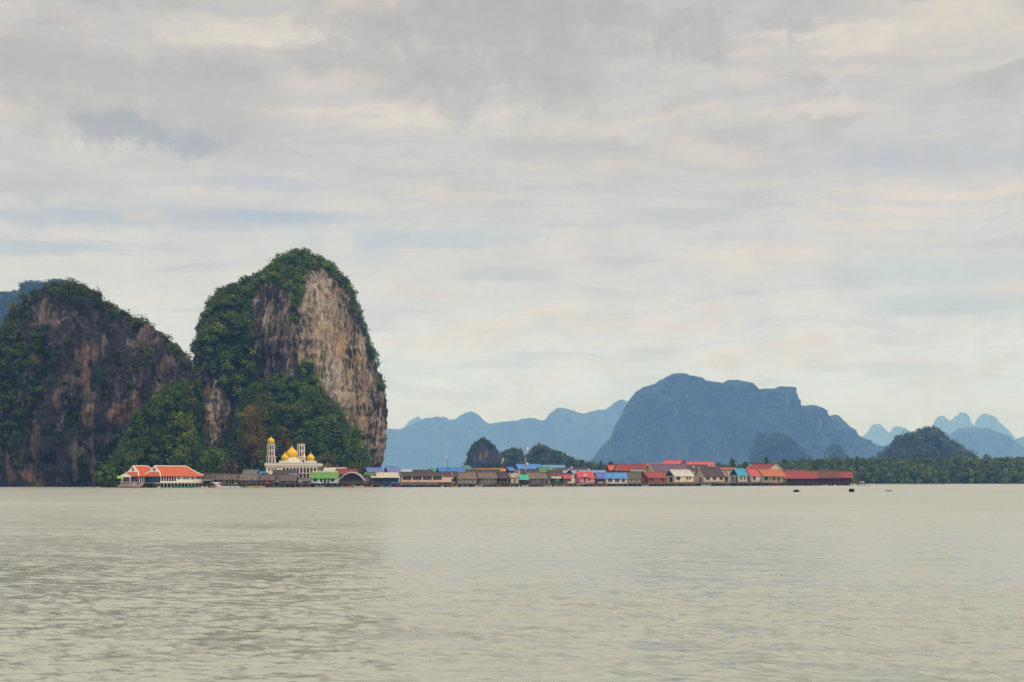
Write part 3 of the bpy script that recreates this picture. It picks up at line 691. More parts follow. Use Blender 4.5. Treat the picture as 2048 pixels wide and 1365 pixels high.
# ------------------------------------------------------------------ mangroves
def mangroves():
    rng = np.random.default_rng(12); vs = []; ts = []
    pal = np.array([(0.060, 0.085, 0.022), (0.045, 0.070, 0.018), (0.078, 0.095, 0.026), (0.035, 0.058, 0.018), (0.066, 0.076, 0.028), (0.052, 0.084, 0.020)]) * np.array([1.45, 1.7, 1.4])
    C = []; r = []
    for row in range(9):
        D = 1012 + row * 9
        top = np.array([[1000, 944], [1150, 943], [1240, 941], [1300, 941], [1400, 937], [1440, 931], [1500, 927], [1560, 924], [1640, 920], [1700, 918], [1800, 917], [1900, 916], [2048, 915], [2200, 914]])
        for px in np.arange(1000 if row > 2 else 1500, 2190, 11.0):
            p = px + rng.uniform(-5, 5)
            zt = wz(np.interp(p, top[:, 0], top[:, 1]), D) * (0.50 + 0.50 * min(row, 5) / 5.0) * rng.uniform(0.84, 1.04)
            if rng.random() < .07: zt *= 1.10
            z = 1.2
            while z < zt - 1.2:
                rr = rng.uniform(1.3, 2.8); C.append((wx(p, D) + rng.normal() * 1.3, D + rng.normal() * 2.5, min(z + rr * .4, zt - rr * .8))); r.append(rr); z += rr * 1.15
            C.append((wx(p, D), D, zt - 1.6)); r.append(rng.uniform(1.5, 2.6))
    C = np.array(C); r = np.array(r)
    v, t_ = clump_leaves(C, r, tints(C, rng, pal, 9), 60, 0.95, rng, 1.0)
    build_leaves('mangrove_forest', 'low green mangrove forest lining the far shore', [v], [t_], M_leaf)
    m, t, b = mat('mangrove_mud'); b.inputs['Base Color'].default_value = (0.05, 0.045, 0.03, 1)
    xs = np.linspace(wx(980, 1005), wx(2250, 1005), 200); rngy = 1.0 + fbm(np.stack([xs / 9, xs * 0, xs * 0], -1), 3, 3) * 3
    V_ = []
    for x, j in zip(xs, rngy): V_ += [(x, 1006 + j, -1.5), (x, 1010 + j, 0.35), (x, 1160, 0.5), (x, 1170, -1.5)]
    f = []
    for i in range(len(xs) - 1):
        for k in range(3): a = i * 4 + k; f.append((a, a + 4, a + 5, a + 1))
    o = np_mesh('shore', V_, f, m); tag(o, 'dark muddy shore under the mangroves', kind='structure')
mangroves()
# ------------------------------------------------------------------ village materials
def shore_D(px): return 7111.0 / (np.interp(px, [0, 220, 700, 1000, 1240, 1500, 1740], [976.6, 976.0, 974.9, 974.1, 973.2, 972.2, 971.2]) - HY)
_mc = {}
def metal(col, rust=0.15, fade=0.25, patch=None):
    key = ('m', col, rust, fade, patch)
    if key in _mc: return _mc[key]
    m, t, b = mat('sheet_roof_%d_%d_%d' % col); c0 = lin(*col); k_ = min(1.0, max(0.0, c0[0] / max(c0[1], .01) - 1.6)); g_ = sum(c0) / 3
    c0 = (c0[0] * (1 - .10 * k_), c0[1] * (1 + .10 * k_) + .004 * k_, c0[2] * (1 - .22 * k_)); c0 = tuple(v * .88 + g_ * .12 for v in c0)
    obj_ = t.node('ShaderNodeTexCoord').outputs['Object']; geo = t.node('ShaderNodeNewGeometry').outputs['Position']
    n1 = t.noise(t.mapping(geo, scale=(1, 1, 0.5)), 0.9, 6, 0.65, 0.3); n2 = t.noise(t.mapping(obj_, scale=(1, .25, .25)), 2.6, 5, 0.6)
    c1 = t.mix(t.rng(n1, 0.35, 0.68, 0, fade), c0, tuple(min(1, v * 1.35 + 0.05) for v in c0))
    c1 = t.mix(t.rng(n2, 0.50, 0.68, 0, 0.45), c1, tuple(v * 0.55 for v in c0))
    c1 = t.mix(t.rng(n1, 0.60 - rust * 0.3, 0.68 - rust * 0.3, 0, min(1, .15 + rust * 2.2)), c1, (0.17, 0.085, 0.045))
    x_, y_, z_ = t.sep(obj_)
    if patch:
        n3 = t.noise(t.mapping(obj_, scale=(1, 1, 1.4)), 0.75, 5, 0.7, 1.2); c1 = t.mix(t.rng(n3, 0.56, 0.60), c1, lin(*patch))
    br = t.node('ShaderNodeTexBrick'); t.l.new(t.comb(x_, t.math('MULTIPLY', z_, 1.6), 0.0), br.inputs['Vector'])
    br.inputs['Scale'].default_value = 0.9; br.inputs['Color1'].default_value = (0.70, 0.71, 0.73, 1); br.inputs['Color2'].default_value = (1.12, 1.12, 1.10, 1)
    br.inputs['Mortar'].default_value = (0.5, 0.48, 0.46, 1); br.inputs['Mortar Size'].default_value = 0.025; br.offset = 0.35
    c1 = t.mix(0.8, c1, br.outputs[0], 'MULTIPLY')
    t.l.new(c1, b.inputs['Base Color']); b.inputs['Roughness'].default_value = 0.62; b.inputs['Specular IOR Level'].default_value = 0.3
    bump(t, b, t.math('SINE', t.math('MULTIPLY', x_, 28.0)), 0.6, 0.05)
    _mc[key] = m; return m
def thatch(col=(104, 92, 82)):
    key = ('t', col)
    if key in _mc: return _mc[key]
    m, t, b = mat('weathered_thatch_%d' % col[0]); c0 = lin(*col); geo = t.node('ShaderNodeNewGeometry').outputs['Position']
    n1 = t.noise(geo, 1.1, 8, 0.72); n2 = t.noise(t.mapping(geo, scale=(1, 1, .4)), 4.0, 5, 0.7)
    c1 = t.ramp(n1, [(0.30, tuple(v * .45 for v in c0)), (0.5, c0), (0.68, tuple(v * 1.7 for v in c0))])
    c1 = t.mix(t.rng(n2, .5, .7, 0, .5), c1, tuple(v * .4 for v in c0))
    t.l.new(c1, b.inputs['Base Color']); b.inputs['Roughness'].default_value = 0.95; bump(t, b, n1, 1, .3)
    _mc[key] = m; return m
def paint(col, dirt=0.35, rough=0.75, planks=False):
    key = ('p', col, dirt, rough, planks)
    if key in _mc: return _mc[key]
    m, t, b = mat('painted_%d_%d_%d' % col); c0 = lin(*col); geo = t.node('ShaderNodeNewGeometry').outputs['Position']
    n1 = t.noise(t.mapping(geo, scale=(1, 1, .35)), 1.1, 7, 0.68)
    c1 = t.mix(t.rng(n1, 0.42, 0.75, 0, dirt), c0, tuple(v * .42 for v in c0))
    if planks:
        obj_ = t.node('ShaderNodeTexCoord').outputs['Object']; x_, y_, z_ = t.sep(obj_)
        w = t.math('FRACT', t.math('MULTIPLY', z_, 4.0)); c1 = t.mix(t.rng(w, 0.85, 0.97, 0, .55), c1, tuple(v * .3 for v in c0))
    t.l.new(c1, b.inputs['Base Color']); b.inputs['Roughness'].default_value = rough
    _mc[key] = m; return m
DARKW = paint((58, 52, 50), .6, .9, True); GREYW = paint((112, 104, 98), .6, .9, True); STILT = paint((150, 138, 120), .5, .9); DECK = paint((92, 80, 70), .55, .9)
WHITE = paint((240, 236, 228), .14); PANE = paint((30, 36, 42), .2, .25); TRIM = paint((244, 240, 230), .1); DARK = paint((34, 30, 30), .4, .9)

def place(g, a, b, D, W):
    """yaw and length of a building from its roof outline; returns origin, yaw, direction, length"""
    left = g is None or g <= a
    pc = a if left else b
    xc = (pc - CX) * D / F; s = 1 if left else -1
    if g is None: th = 0.0
    else:
        tg = (g - CX) / F; lo, hi = (-0.6, 1.35) if left else (-1.35, 0.6)
        fn = lambda th: (xc - W * math.sin(th)) - tg * (D + W * math.cos(th))
        for _ in range(60):
            mid_ = (lo + hi) / 2
            if fn(lo) * fn(mid_) <= 0: hi = mid_
            else: lo = mid_
        th = (lo + hi) / 2
    te = ((b if left else a) - CX) / F
    L = (te * D - xc) / (s * (math.cos(th) - te * math.sin(th)))
    return (xc, D, 0.0), th, s, L

_rj = random.Random(5)
def opening(parent, name, x0, x1, y, z0, z1, frame, pane=None, axis='x', fr=0.07, bars=0):
    """a framed opening in a wall: frame proud of the wall, pane as its child.  axis x: in a wall facing -y at y; axis y: wall facing -x at x0"""
    f = MB()
    def bx(mb, u0, u1, w0, w1, d0, d1):
        if axis == 'x': mb.box(u0, u1, y - d1, y - d0, w0, w1)
        elif axis == 'y': mb.box(y - d1, y - d0, u0, u1, w0, w1)
        else: mb.box(y + d0, y + d1, u0, u1, w0, w1)
    bx(f, x0 - fr, x1 + fr, z1, z1 + fr, -.03, .07); bx(f, x0 - fr, x1 + fr, z0 - fr, z0, -.03, .09)
    bx(f, x0 - fr, x0, z0, z1, -.03, .07); bx(f, x1, x1 + fr, z0, z1, -.03, .07)
    for k in range(bars):
        u = x0 + (x1 - x0) * (k + 1) / (bars + 1); bx(f, u - .03, u + .03, z0, z1, .025, .06)
    o = f.build(name, frame, parent); p = MB(); bx(p, x0, x1, z0, z1, -.02, .02); p.build('pane' if name == 'window' else 'door_panel', pane or PANE, o)
    return o

def house(label, g, a, b, ridge, eave, floor, D, W, roof, wall, gable=None, wins=(), gwins=(), doors=(), trim=None, open_front=0.0, rail=False, ov=0.45,
          stilts=True, deck=1.2, name='stilt_house', cat='house', group='houses of the stilt village', fr=None, ns=None, wall_base=None, awning=None):
    loc, th, s, L = place(g, a, b, D, W)
    e = empty(name, loc, th, label, cat, group)
    x0, x1 = (0, L) if s > 0 else (-L, 0)
    ze = wz(eave, D); zr = wz(ridge, D + W / 2 * math.cos(th)); zf = wz(floor, D) if floor else 1.3
    ze = min(ze, zr - 0.25)
    hy = W / 2; sl = (zr - ze) / hy
    # roof: two thin slabs meeting at the ridge
    r = MB(); t_ = 0.09
    for sg in (0, 1):
        ya = 0 if sg == 0 else W
        r.prism([(x0, ya, ze - t_), (x0, ya, ze), (x0, hy, zr), (x0, hy, zr - t_ * 1.3)] if sg == 0 else [(x0, W, ze), (x0, W, ze - t_), (x0, hy, zr - t_ * 1.3), (x0, hy, zr)], (x1 - x0, 0, 0))
    r.bar((x0, hy, zr + .03), (x1, hy, zr + .03), 0.11, 5)
    ro = r.build('roof', roof, e)
    if trim:
        tb = MB()
        for xx in (x0 - .03, x1 + .03):
            for ya in (0, W): tb.prism([(xx - .05, ya, ze - .16), (xx - .05, ya, ze + .06), (xx - .05, hy, zr + .10), (xx - .05, hy, zr - .12)], (.10, 0, 0))
        tb.build('fascia', trim, ro)
    wx0, wx1 = x0 + ov, x1 - ov; yf = ov + open_front; yb = W - ov
    zt = lambda y: (ze + sl * min(y, W - y)) - t_ - 0.03
    w = MB(); w.prism([(wx0, yf, zf), (wx0, yf, zt(yf)), (wx0, hy, zt(hy)), (wx0, yb, zt(yb)), (wx0, yb, zf)], (wx1 - wx0, 0, 0))
    w.build('wall', wall, e)
    if gable:
        zl = zt(yf + .02) - .02 if open_front == 0 else zt(ov + .03) - .05
        for xx in (wx0 - .05, wx1 + .005):
            MB().prism([(xx, ov + .03, zl), (xx, hy, zt(hy) - .01), (xx, yb - .03, zl)], (.045, 0, 0)).build('gable', gable, e)
    # deck and stilts
    if deck is not None and floor:
        dk = MB(); dk.box(x0 - .1, x1 + .1, -deck * .55 + ov, W, zf - .20, zf - .02); dk.build('deck', DECK, e)
        if stilts:
            n = ns or max(3, int(round(L / 2.3)) + 1)
            for k in range(n):
                xx = x0 + .1 + (x1 - x0 - .2) * k / (n - 1) + (_rj.uniform(-.12, .12) if 0 < k < n - 1 else 0)
                MB().bar((xx, -deck * .5 + ov, -.9), (xx + _rj.uniform(-.05, .05), -deck * .5 + ov, zf - .2 + (_rj.choice((0, 0, .9)) if not rail else 0)), 0.11, 6).build('stilt', STILT, e)
            for k in range(max(2, n // 2)):
                xx = x0 + .3 + (x1 - x0 - .6) * k / (max(2, n // 2) - 1)
                MB().bar((xx, W - .4, -.9), (xx, W - .4, zf - .2), 0.10, 6).build('stilt', STILT, e)
    if open_front > 0:
        n = max(3, int(round(L / 2.6)) + 1)
        for k in range(n):
            xx = wx0 + .06 + (wx1 - wx0 - .12) * k / (n - 1)
            MB().bar((xx, ov * .6, zf - .02), (xx, ov * .6, ze + sl * ov * .6 - t_), 0.065, 6).build('post', fr or STILT, e)
    if rail:
        rb = MB(); yr = -deck * .5 + ov if open_front == 0 else ov * .6
        rb.box(x0 + .1, x1 - .1, yr - .03, yr + .03, zf + .82, zf + .9); rb.box(x0 + .1, x1 - .1, yr - .02, yr + .02, zf + .42, zf + .47)
        q = x0 + .12
        while q < x1 - .1: rb.box(q, q + .05, yr - .02, yr + .02, zf - .02, zf + .82); q += .45
        rb.build('railing', fr or STILT, e)
    Hh = zt(yf) - zf; LL_ = wx1 - wx0
    fm = fr or TRIM
    for q in wins:
        u0, u1, v0, v1 = q[:4]; opening(e, 'window', wx0 + LL_ * u0, wx0 + LL_ * u1, yf, zf + Hh * v0, zf + Hh * v1, fm, bars=q[4] if len(q) > 4 else 1)
    for (u0, u1) in doors:
        opening(e, 'door', wx0 + LL_ * u0, wx0 + LL_ * u1, yf, zf + .08, zf + min(Hh * .85, 2.1), fm, DARKW)
    gx = wx0 if s > 0 else wx1
    for q in gwins:
        u0, u1, v0, v1 = q[:4]; Wd = yb - yf
        nm = 'door' if v0 < .02 else 'window'
        opening(e, nm, yf + Wd * u0, yf + Wd * u1, gx, zf + Hh * v0 + .08, zf + Hh * v1, fm, q[4] if len(q) > 4 else PANE, axis='y' if s > 0 else 'y2')
    if awning:
        am, u0, u1, drop, outd = awning
        aw = MB(); xa, xb = x0 + L * u0, x0 + L * u1
        aw.prism([(xa, -outd, ze - drop - .06), (xa, -outd, ze - drop), (xa, ov, ze - .12), (xa, ov, ze - .2)], (xb - xa, 0, 0)); aw.build('awning', am, e)
        for xx in (xa + .1, xb - .1): MB().bar((xx, -outd + .1, -.8), (xx, -outd + .1, ze - drop - .05), .05, 6).build('awning_post', STILT, e)
    return e

# ------------------------------------------------------------------ the timber platform the village stands on
def platform():
    pts_f = [(px, shore_D(px) + 9) for px in (415, 480, 560, 700, 850, 1000, 1150, 1300, 1450, 1600, 1700)]
    pts_b = [(px, d) for px, d in ((1690, 790), (1500, 800), (1200, 760), (900, 700), (700, 640), (415, 560))]
    P_ = [(wx(px, d), d, 1.05) for px, d in pts_f] + [(wx(px, d), d, 1.05) for px, d in pts_b]
    m = MB(); m.prism(P_, (0, 0, .14)); tag(m.build('deck', DECK), 'broad timber platform carrying the stilt village', kind='structure')
platform()
def underdeck_bank():  # dark bank added under the decks to block the bright strip of water
    f_ = [(px, shore_D(px) + 13) for px in range(420, 1701, 20)]; V_ = []; f = []
    for i, (px, d) in enumerate(f_):
        j = 1.5 * math.sin(px * .7); V_ += [(wx(px, d), d + j, -.8), (wx(px, d + 3), d + 3 + j, .55), (wx(px, d + 30), d + 30, .85), (wx(px, d + 34), d + 34, -.8)]
    for i in range(len(f_) - 1):
        for k in range(3): a = i * 4 + k; f.append((a, a + 4, a + 5, a + 1))
    m, t, b = mat('underdeck_dark'); b.inputs['Base Color'].default_value = (.035, .032, .028, 1)
    tag(MB().add(V_, f).build('underdeck_bank', m), 'dark bank added under the village platform to shut out bright water', kind='structure')
underdeck_bank()

# ------------------------------------------------------------------ the houses, shore row and the roofs behind them
BLUE = (92, 122, 198); SKYB = (70, 150, 225); RED = (196, 60, 66); ORG = (226, 112, 62); BRN = (92, 68, 74)
T1, T2, T3 = thatch((104, 92, 84)), thatch((84, 74, 68)), thatch((122, 108, 94))
S_ = shore_D
def build_village():
    H = house
    # --- between the hall and the mosque
    H('long low thatched shack beside the white end wall of the hall', None, 404, 452, 947.5, 959, 969, S_(430) + 3, 7, T2, DARKW, open_front=.8, wins=((.3, .45, .3, .8),), awning=(metal((214, 204, 190), .2), .05, .5, .35, 1.4))
    H('dark thatched shed directly behind the speeding boat', None, 430, 474, 949, 960, 969, S_(450), 7, T1, GREYW, open_front=.6, wins=((.45, .6, .3, .8),), doors=((.75, .88),))
    H('wide grey thatched shed with blue cloths hanging inside', None, 466, 515, 949, 961, 969.5, S_(490), 7, T3, DARKW, open_front=1.2, wins=((.1, .3, .3, .8), (.5, .7, .3, .8)), rail=True)
    H('grey roofed cabin with a small cream dormer above the thatched sheds', None, 484, 514, 940, 950, None, 510, 5, metal((120, 122, 124), .1), GREYW, deck=None, stilts=False)
    H('tiny hut with a bright blue roof beside the grey roofed cabin', None, 512, 530, 943.5, 950, None, 520, 4, metal((62, 140, 220), .05), GREYW, deck=None, stilts=False)
    H('thatched hut with a cream gable in front of the mosque wing', 514, 536, 548, 946.5, 956, None, 505, 5, T2, GREYW, gable=paint((196, 178, 150)), deck=None, stilts=False)
    H('dark open thatched boathouse near the yellow dinghies', None, 508, 549, 950, 961, 969.5, S_(525), 7, T1, DARKW, open_front=1.6, rail=True, wins=((.2, .35, .3, .8),))
    H('large dark thatched roof spread below the mosque arcade', 543, 550, 601, 941, 957, None, 515, 9, T2, DARKW, gable=paint((64, 110, 74), .3), deck=None, stilts=False)
    H('cluttered thatched landing house with ragged awning below the mosque', None, 545, 592, 950.5, 962, 969.5, S_(570), 7, T1, DARKW, open_front=1.6, wins=((.15, .3, .3, .8), (.6, .8, .3, .8)), rail=True, awning=(metal((210, 196, 176), .25), .0, .28, .35, 1.3))
    H('small house with pale blue roof and white gable facing the water', 600, 572, 584, 948, 957.5, 964, S_(590) + 4, 5, metal((120, 150, 214), .05, .5), GREYW, gable=paint((210, 208, 204)), trim=TRIM, deck=None, stilts=False)
    H('low grey tin roofed lean-to between the landing house and green house', None, 590, 620, 956, 963, 968.5, S_(600) + 2, 5, metal((110, 112, 110), .3), GREYW, wins=((.2, .5, .3, .8),))
    H('cream long roof just above the green house', None, 622, 674, 943, 947, None, 525, 6, metal((204, 196, 160), .1), GREYW, deck=None, stilts=False)
    H('bright green roofed house with white green walls over the water', None, 619, 676, 946, 957, 966.5, S_(650), 7, metal((112, 172, 62), .12, .3), paint((196, 214, 206), .25), wins=((.10, .24, .35, .8), (.76, .90, .35, .8)), doors=((.36, .44), (.50, .58), (.64, .70)), fr=paint((70, 140, 120)), ns=6, deck=2.0)
    H('white flat pitched roof behind the green house', None, 645, 691, 936, 943, None, 545, 8, metal((222, 214, 206), .05), WHITE, deck=None, stilts=False)
    H('dark red roof standing behind the arched grey roof', 668, 676, 719, 938, 949, None, 540, 9, metal((160, 46, 54), .15), paint((110, 52, 46)), deck=None, stilts=False)
    # --- blue roofs and the long pink school
    H('violet blue roof with brown gable beside the arched roof', 725, 736, 771, 936, 946, None, 545, 9, metal((104, 126, 200), .05), paint((96, 62, 54)), gable=paint((96, 62, 54)), deck=None, stilts=False)
    H('taller violet blue roof next to the first one behind the cream roof', 766, 776, 801, 933.5, 945, None, 552, 9, metal((112, 128, 204), .05), paint((120, 116, 150)), deck=None, stilts=False)
    H('small green roof tucked behind the cream roofed hall', None, 728, 752, 945, 951, None, 520, 4, metal((84, 130, 66), .1), GREYW, deck=None, stilts=False)
    H('open blue walled hall under a wide cream roof', 735, 742, 800, 945.5, 955.5, 969, S_(770), 8, metal((222, 210, 188), .06), paint((58, 84, 116), .4), open_front=1.6, rail=True, fr=paint((90, 100, 116)), wins=((.1, .25, .3, .85), (.4, .55, .3, .85), (.7, .85, .3, .85)), doors=((.28, .36),))
    H('long pink building with brown roof and wide shuttered bays', 798, 801, 905, 944.5, 953, 965, S_(840), 9, T2, paint((222, 184, 164), .15), trim=paint((220, 200, 176)), ov=.3, wins=((.03, .20, .42, .98, 3), (.23, .40, .42, .98, 3), (.43, .60, .42, .98, 3), (.63, .80, .42, .98, 3)), fr=paint((206, 170, 152)), ns=7, deck=.6)
    H('little white roofed hut beyond the cream roof', None, 803, 824, 939.5, 944, None, 560, 5, metal((206, 212, 226), .05), GREYW, deck=None, stilts=False)
    H('brown roofed shed behind the pink building', None, 824, 864, 940.5, 945, None, 565, 6, T2, GREYW, deck=None, stilts=False)
    H('mint green roofed hut behind the pink building', 854, 858, 873, 937.5, 943, None, 575, 5, metal((60, 180, 130), .05), GREYW, deck=None, stilts=False)
    H('long bright blue roof behind the pink building and poles', 870, 879, 936, 936, 945, None, 572, 9, metal((52, 130, 222), .05), paint((70, 74, 90)), deck=None, stilts=False)
    H('teal roofed hall with pale pink gable above the thatched huts', 953, 916, 930, 932, 941, None, 590, 9, metal((52, 190, 160), .05), paint((200, 172, 158)), gable=paint((224, 190, 172)), deck=None, stilts=False)
    H('long low orange roof behind the thatched huts', None, 948, 1012, 937.5, 943, None, 600, 6, metal((232, 142, 84), .05), GREYW, deck=None, stilts=False)
    H('wide brown thatched roof behind the front thatched huts', None, 930, 1000, 939.5, 948, None, 570, 8, T2, DARKW, deck=None, stilts=False)
    # --- thatched cluster
    H('brown thatched house with a white tin awning beside the pink building', None, 878, 915, 944, 954.5, 967, S_(895) + 3, 8, T2, DARKW, open_front=1.4, rail=True, wins=((.3, .5, .3, .8),), awning=(metal((216, 200, 190), .1), .05, .80, .55, 1.8))
    H('thatched house with dark green gable and pale plank wall', 902, 914, 956, 945, 958, 968, S_(930), 8, T3, paint((150, 142, 130), .5, .9, True), gable=paint((44, 74, 62)), wins=((.10, .22, .3, .8), (.5, .6, .3, .8)), doors=((.3, .37), (.75, .84)), rail=True)
    H('thatched house with blue doorway next to the green gabled one', 950, 957, 996, 945.5, 957, 967.5, S_(975), 8, T3, GREYW, wins=((.2, .35, .3, .8), (.6, .78, .3, .8)), doors=((.42, .52),), rail=True)
    H('low thatched house behind a wooden landing stage', 990, 998, 1018, 945, 957, 968, S_(1005) + 2, 7, T2, DARKW, open_front=1.2, rail=True)
    H('cream gabled hut with patched tin roof beside the turquoise roof', 1012, 1020, 1040, 947, 955, 968, S_(1028), 7, metal((206, 190, 170), .35), paint((196, 186, 168), .4), gable=paint((206, 196, 178)), gwins=((.35, .6, 0, .8),), doors=((.4, .6),), rail=True)
    H('small front hut with a bright turquoise roof', 1034, 1037, 1058, 950, 960, 968.5, S_(1046) - 2, 5, metal((62, 208, 176), .02, .2), DARKW, open_front=1.0, rail=True, fr=paint((110, 90, 80)))
    H('thatched plank house with sagging eave beside the turquoise roof', 1046, 1056, 1096, 946, 958, 967.5, S_(1075), 8, T3, paint((98, 84, 90), .5, .9, True), wins=((.45, .6, .3, .8),), doors=((.2, .3),))
    H('dark thatched house above the white board and green shed', 1084, 1094, 1104, 946, 957, 967, S_(1098) + 3, 9, T2, paint((150, 146, 138), .4), gwins=((.2, .8, .1, .7, paint((198, 192, 180))),))
    # --- back roofs in the middle
    H('small blue roof on brick red walls beside the mast', 1008, 1018, 1031, 934.5, 942, None, 600, 6, metal((70, 130, 220), .05), paint((130, 44, 42)), gable=paint((120, 44, 42)), deck=None, stilts=False)
    H('large blue roofed building with brown gable right behind the mast', 1026, 1036, 1086, 928.5, 938, None, 640, 10, metal((64, 146, 232), .05), paint((214, 206, 194)), gable=paint((96, 58, 50)), deck=None, stilts=False)
    H('long light blue roof continuing from the large blue one', None, 1083, 1131, 931, 937, None, 650, 9, metal((84, 178, 232), .05), paint((150, 150, 150)), deck=None, stilts=False)
    H('brown shed roof below the large blue roof', None, 1040, 1078, 939.5, 947, None, 610, 7, T2, GREYW, deck=None, stilts=False)
    H('grass green roof speckled with white patches and a white gable', 1069, 1081, 1113, 934.5, 945, None, 620, 9, metal((84, 138, 64), .05, .3, (190, 205, 196)), WHITE, gable=paint((214, 208, 198)), deck=None, stilts=False)
    H('long dark brown roof right of the speckled green roof', None, 1110, 1180, 936, 944, None, 640, 9, metal((96, 68, 66), .4), GREYW, deck=None, stilts=False)
    H('brown tin roof below the speckled green roof', None, 1094, 1132, 941, 948, None, 612, 7, T2, GREYW, deck=None, stilts=False)
    lv = H('lavender roof with a white dormer above the red roofed pink house', None, 1126, 1155, 941.5, 948, None, 610, 8, metal((158, 170, 222), .05), WHITE, deck=None, stilts=False)
    H('long lavender blue roof behind the pink house', None, 1158, 1212, 941, 946, None, 625, 8, metal((150, 156, 214), .05), GREYW, deck=None, stilts=False)
    # --- rust, red and pink
    H('rusty red tin roof over the dark green shed', None, 1100, 1134, 947, 955.5, None, S_(1115) + 8, 7, metal((150, 66, 44), .5), DARKW, deck=None, stilts=False)
    H('dark green plank shed under a white tin strip roof', None, 1103, 1123, 954, 957, 967.5, S_(1112), 5, metal((210, 196, 184), .1), paint((28, 74, 62), .3, .8, True), wins=((.4, .8, .5, .8),))
    H('open verandah house with short scarlet roof and wooden rail', 1122, 1127, 1146, 951, 957.5, 966.5, S_(1135), 6, metal((226, 66, 70), .05), paint((140, 108, 80)), open_front=1.4, rail=True, fr=paint((190, 150, 108)))
    ph = H('pink house with coral red roof and small pink cross gable', 1147, 1158, 1190, 944.5, 956.5, 966, S_(1170), 7.5, metal((242, 78, 82), .0, .15), paint((226, 142, 170), .15), gable=paint((226, 160, 180), .1), trim=paint((238, 170, 180)), wins=((.62, .76, .3, .8),), doors=((.30, .42),), rail=True, fr=paint((214, 170, 130)))
    H('narrow house with violet blue roof and dark verandah', 1187, 1194, 1214, 946, 958, 967, S_(1200), 6, metal((98, 116, 212), .05, .2, (150, 160, 220)), paint((88, 60, 58)), open_front=1.0, rail=True, gable=paint((206, 186, 160)))
    H('white house with patched sky blue roof and three triple windows', 1205, 1211, 1256, 946, 957.5, 967, S_(1233), 7.5, metal((70, 152, 226), .0, .3, (150, 190, 226)), paint((236, 218, 220), .1), wins=((.08, .30, .25, .9, 2), (.42, .64, .25, .9, 2), (.74, .92, .25, .9, 2)), fr=paint((226, 214, 210)))
    H('olive mossy roofed house with beige wall beside the white one', 1249, 1254, 1284, 945, 957.5, 966.5, S_(1266) + 2, 8, metal((106, 104, 72), .3), paint((170, 152, 124), .4, .8, True), wins=((.15, .32, .3, .8), (.55, .75, .3, .8)), rail=True)
    H('greyish green roof peeping over the mossy roofed house', None, 1262, 1290, 943, 948, None, 640, 7, metal((96, 122, 78), .2), GREYW, deck=None, stilts=False)
    H('pale blue strip roof under the long red roofs', None, 1262, 1292, 940.5, 944, None, 650, 7, metal((140, 176, 204), .1), GREYW, deck=None, stilts=False)
    # --- big back roofs, right
    H('coral red gabled roof at the start of the long red row', 1212, 1218, 1232, 930.5, 941, None, 690, 9, metal((238, 88, 70), .02), paint((104, 60, 50)), gable=paint((104, 60, 50)), deck=None, stilts=False)
    H('long red roof with a cream gable behind the white house', 1226, 1236, 1298, 929, 942, None, 680, 10, metal((176, 50, 40), .25, .4), paint((140, 60, 50)), gable=paint((224, 206, 160)), deck=None, stilts=False)
    H('thin coral red roof strip above the purple roof', None, 1286, 1342, 927.5, 932, None, 715, 10, metal((238, 84, 82), .02), GREYW, deck=None, stilts=False)
    H('high coral red roof with brown gable, tallest of the village', 1376, 1320, 1358, 921, 929.5, None, 730, 12, metal((240, 80, 80), .02), paint((150, 110, 84)), gable=paint((150, 110, 84)), trim=paint((110, 60, 54)), deck=None, stilts=False)
    H('long coral red roof running from the tallest gable', None, 1366, 1430, 924, 934, None, 735, 10, metal((240, 90, 84), .02), GREYW, deck=None, stilts=False)
    H('purple roofed house with a pale yellow gable', 1287, 1307, 1376, 929, 944, None, 660, 12, metal((124, 84, 122), .05), paint((206, 192, 120)), gable=paint((222, 208, 130)), trim=TRIM, gwins=(), deck=None, stilts=False)
    H('dark maroon roof between the coral row and the brown roof', 1352, 1366, 1428, 930, 941, None, 680, 11, metal((96, 54, 54), .1), paint((190, 172, 160)), deck=None, stilts=False)
    # --- shore row, right
    H('rust brown plank house with brick red roof over the water', 1273, 1297, 1337, 944, 956.5, 966, S_(1305), 8, metal((182, 62, 60), .12), paint((148, 84, 54), .4, .8, True), trim=paint((100, 44, 42)), gwins=((.42, .56, .05, .8, paint((214, 196, 170))),), wins=((.1, .25, .4, .85), (.7, .85, .4, .85)), fr=paint((120, 66, 48)), ns=6)
    H('cream walled house with white tin roof and dark purple gable', 1328, 1349, 1390, 940, 953, 964.5, S_(1360), 9, metal((226, 216, 202), .18), paint((222, 208, 182), .15), gable=paint((62, 48, 74)), wins=((.08, .28, .35, .85), (.62, .70, .4, .85), (.76, .84, .4, .85)), gwins=((.25, .55, 0, .8, DARK),), fr=paint((196, 180, 156)), ns=6)
    H('short brown annex joined between the white and dark brown roofs', None, 1375, 1390, 950, 953.5, 964.5, S_(1382) - .5, 4, metal((212, 186, 160), .3), paint((150, 86, 58), .3, .8, True), wins=((.25, .75, .4, .85),), fr=DARK)
    H('cream house with a large dark brown roof and tall door', 1386, 1408, 1452, 936.5, 954, 964.5, S_(1425), 9, metal(BRN, .05, .15), paint((220, 206, 180), .15), trim=paint((206, 194, 176)), wins=((.08, .26, .4, .8), (.42, .58, .4, .8), (.75, .92, .4, .8)), gwins=((.30, .45, 0, .75, DARK),), fr=paint((170, 150, 130)), rail=True, ns=7)
    H('tan walled building with thin red roof behind the brown roof', None, 1436, 1475, 935.5, 939.5, None, 690, 9, metal((204, 76, 78), .05), paint((196, 176, 140)), deck=None, stilts=False)
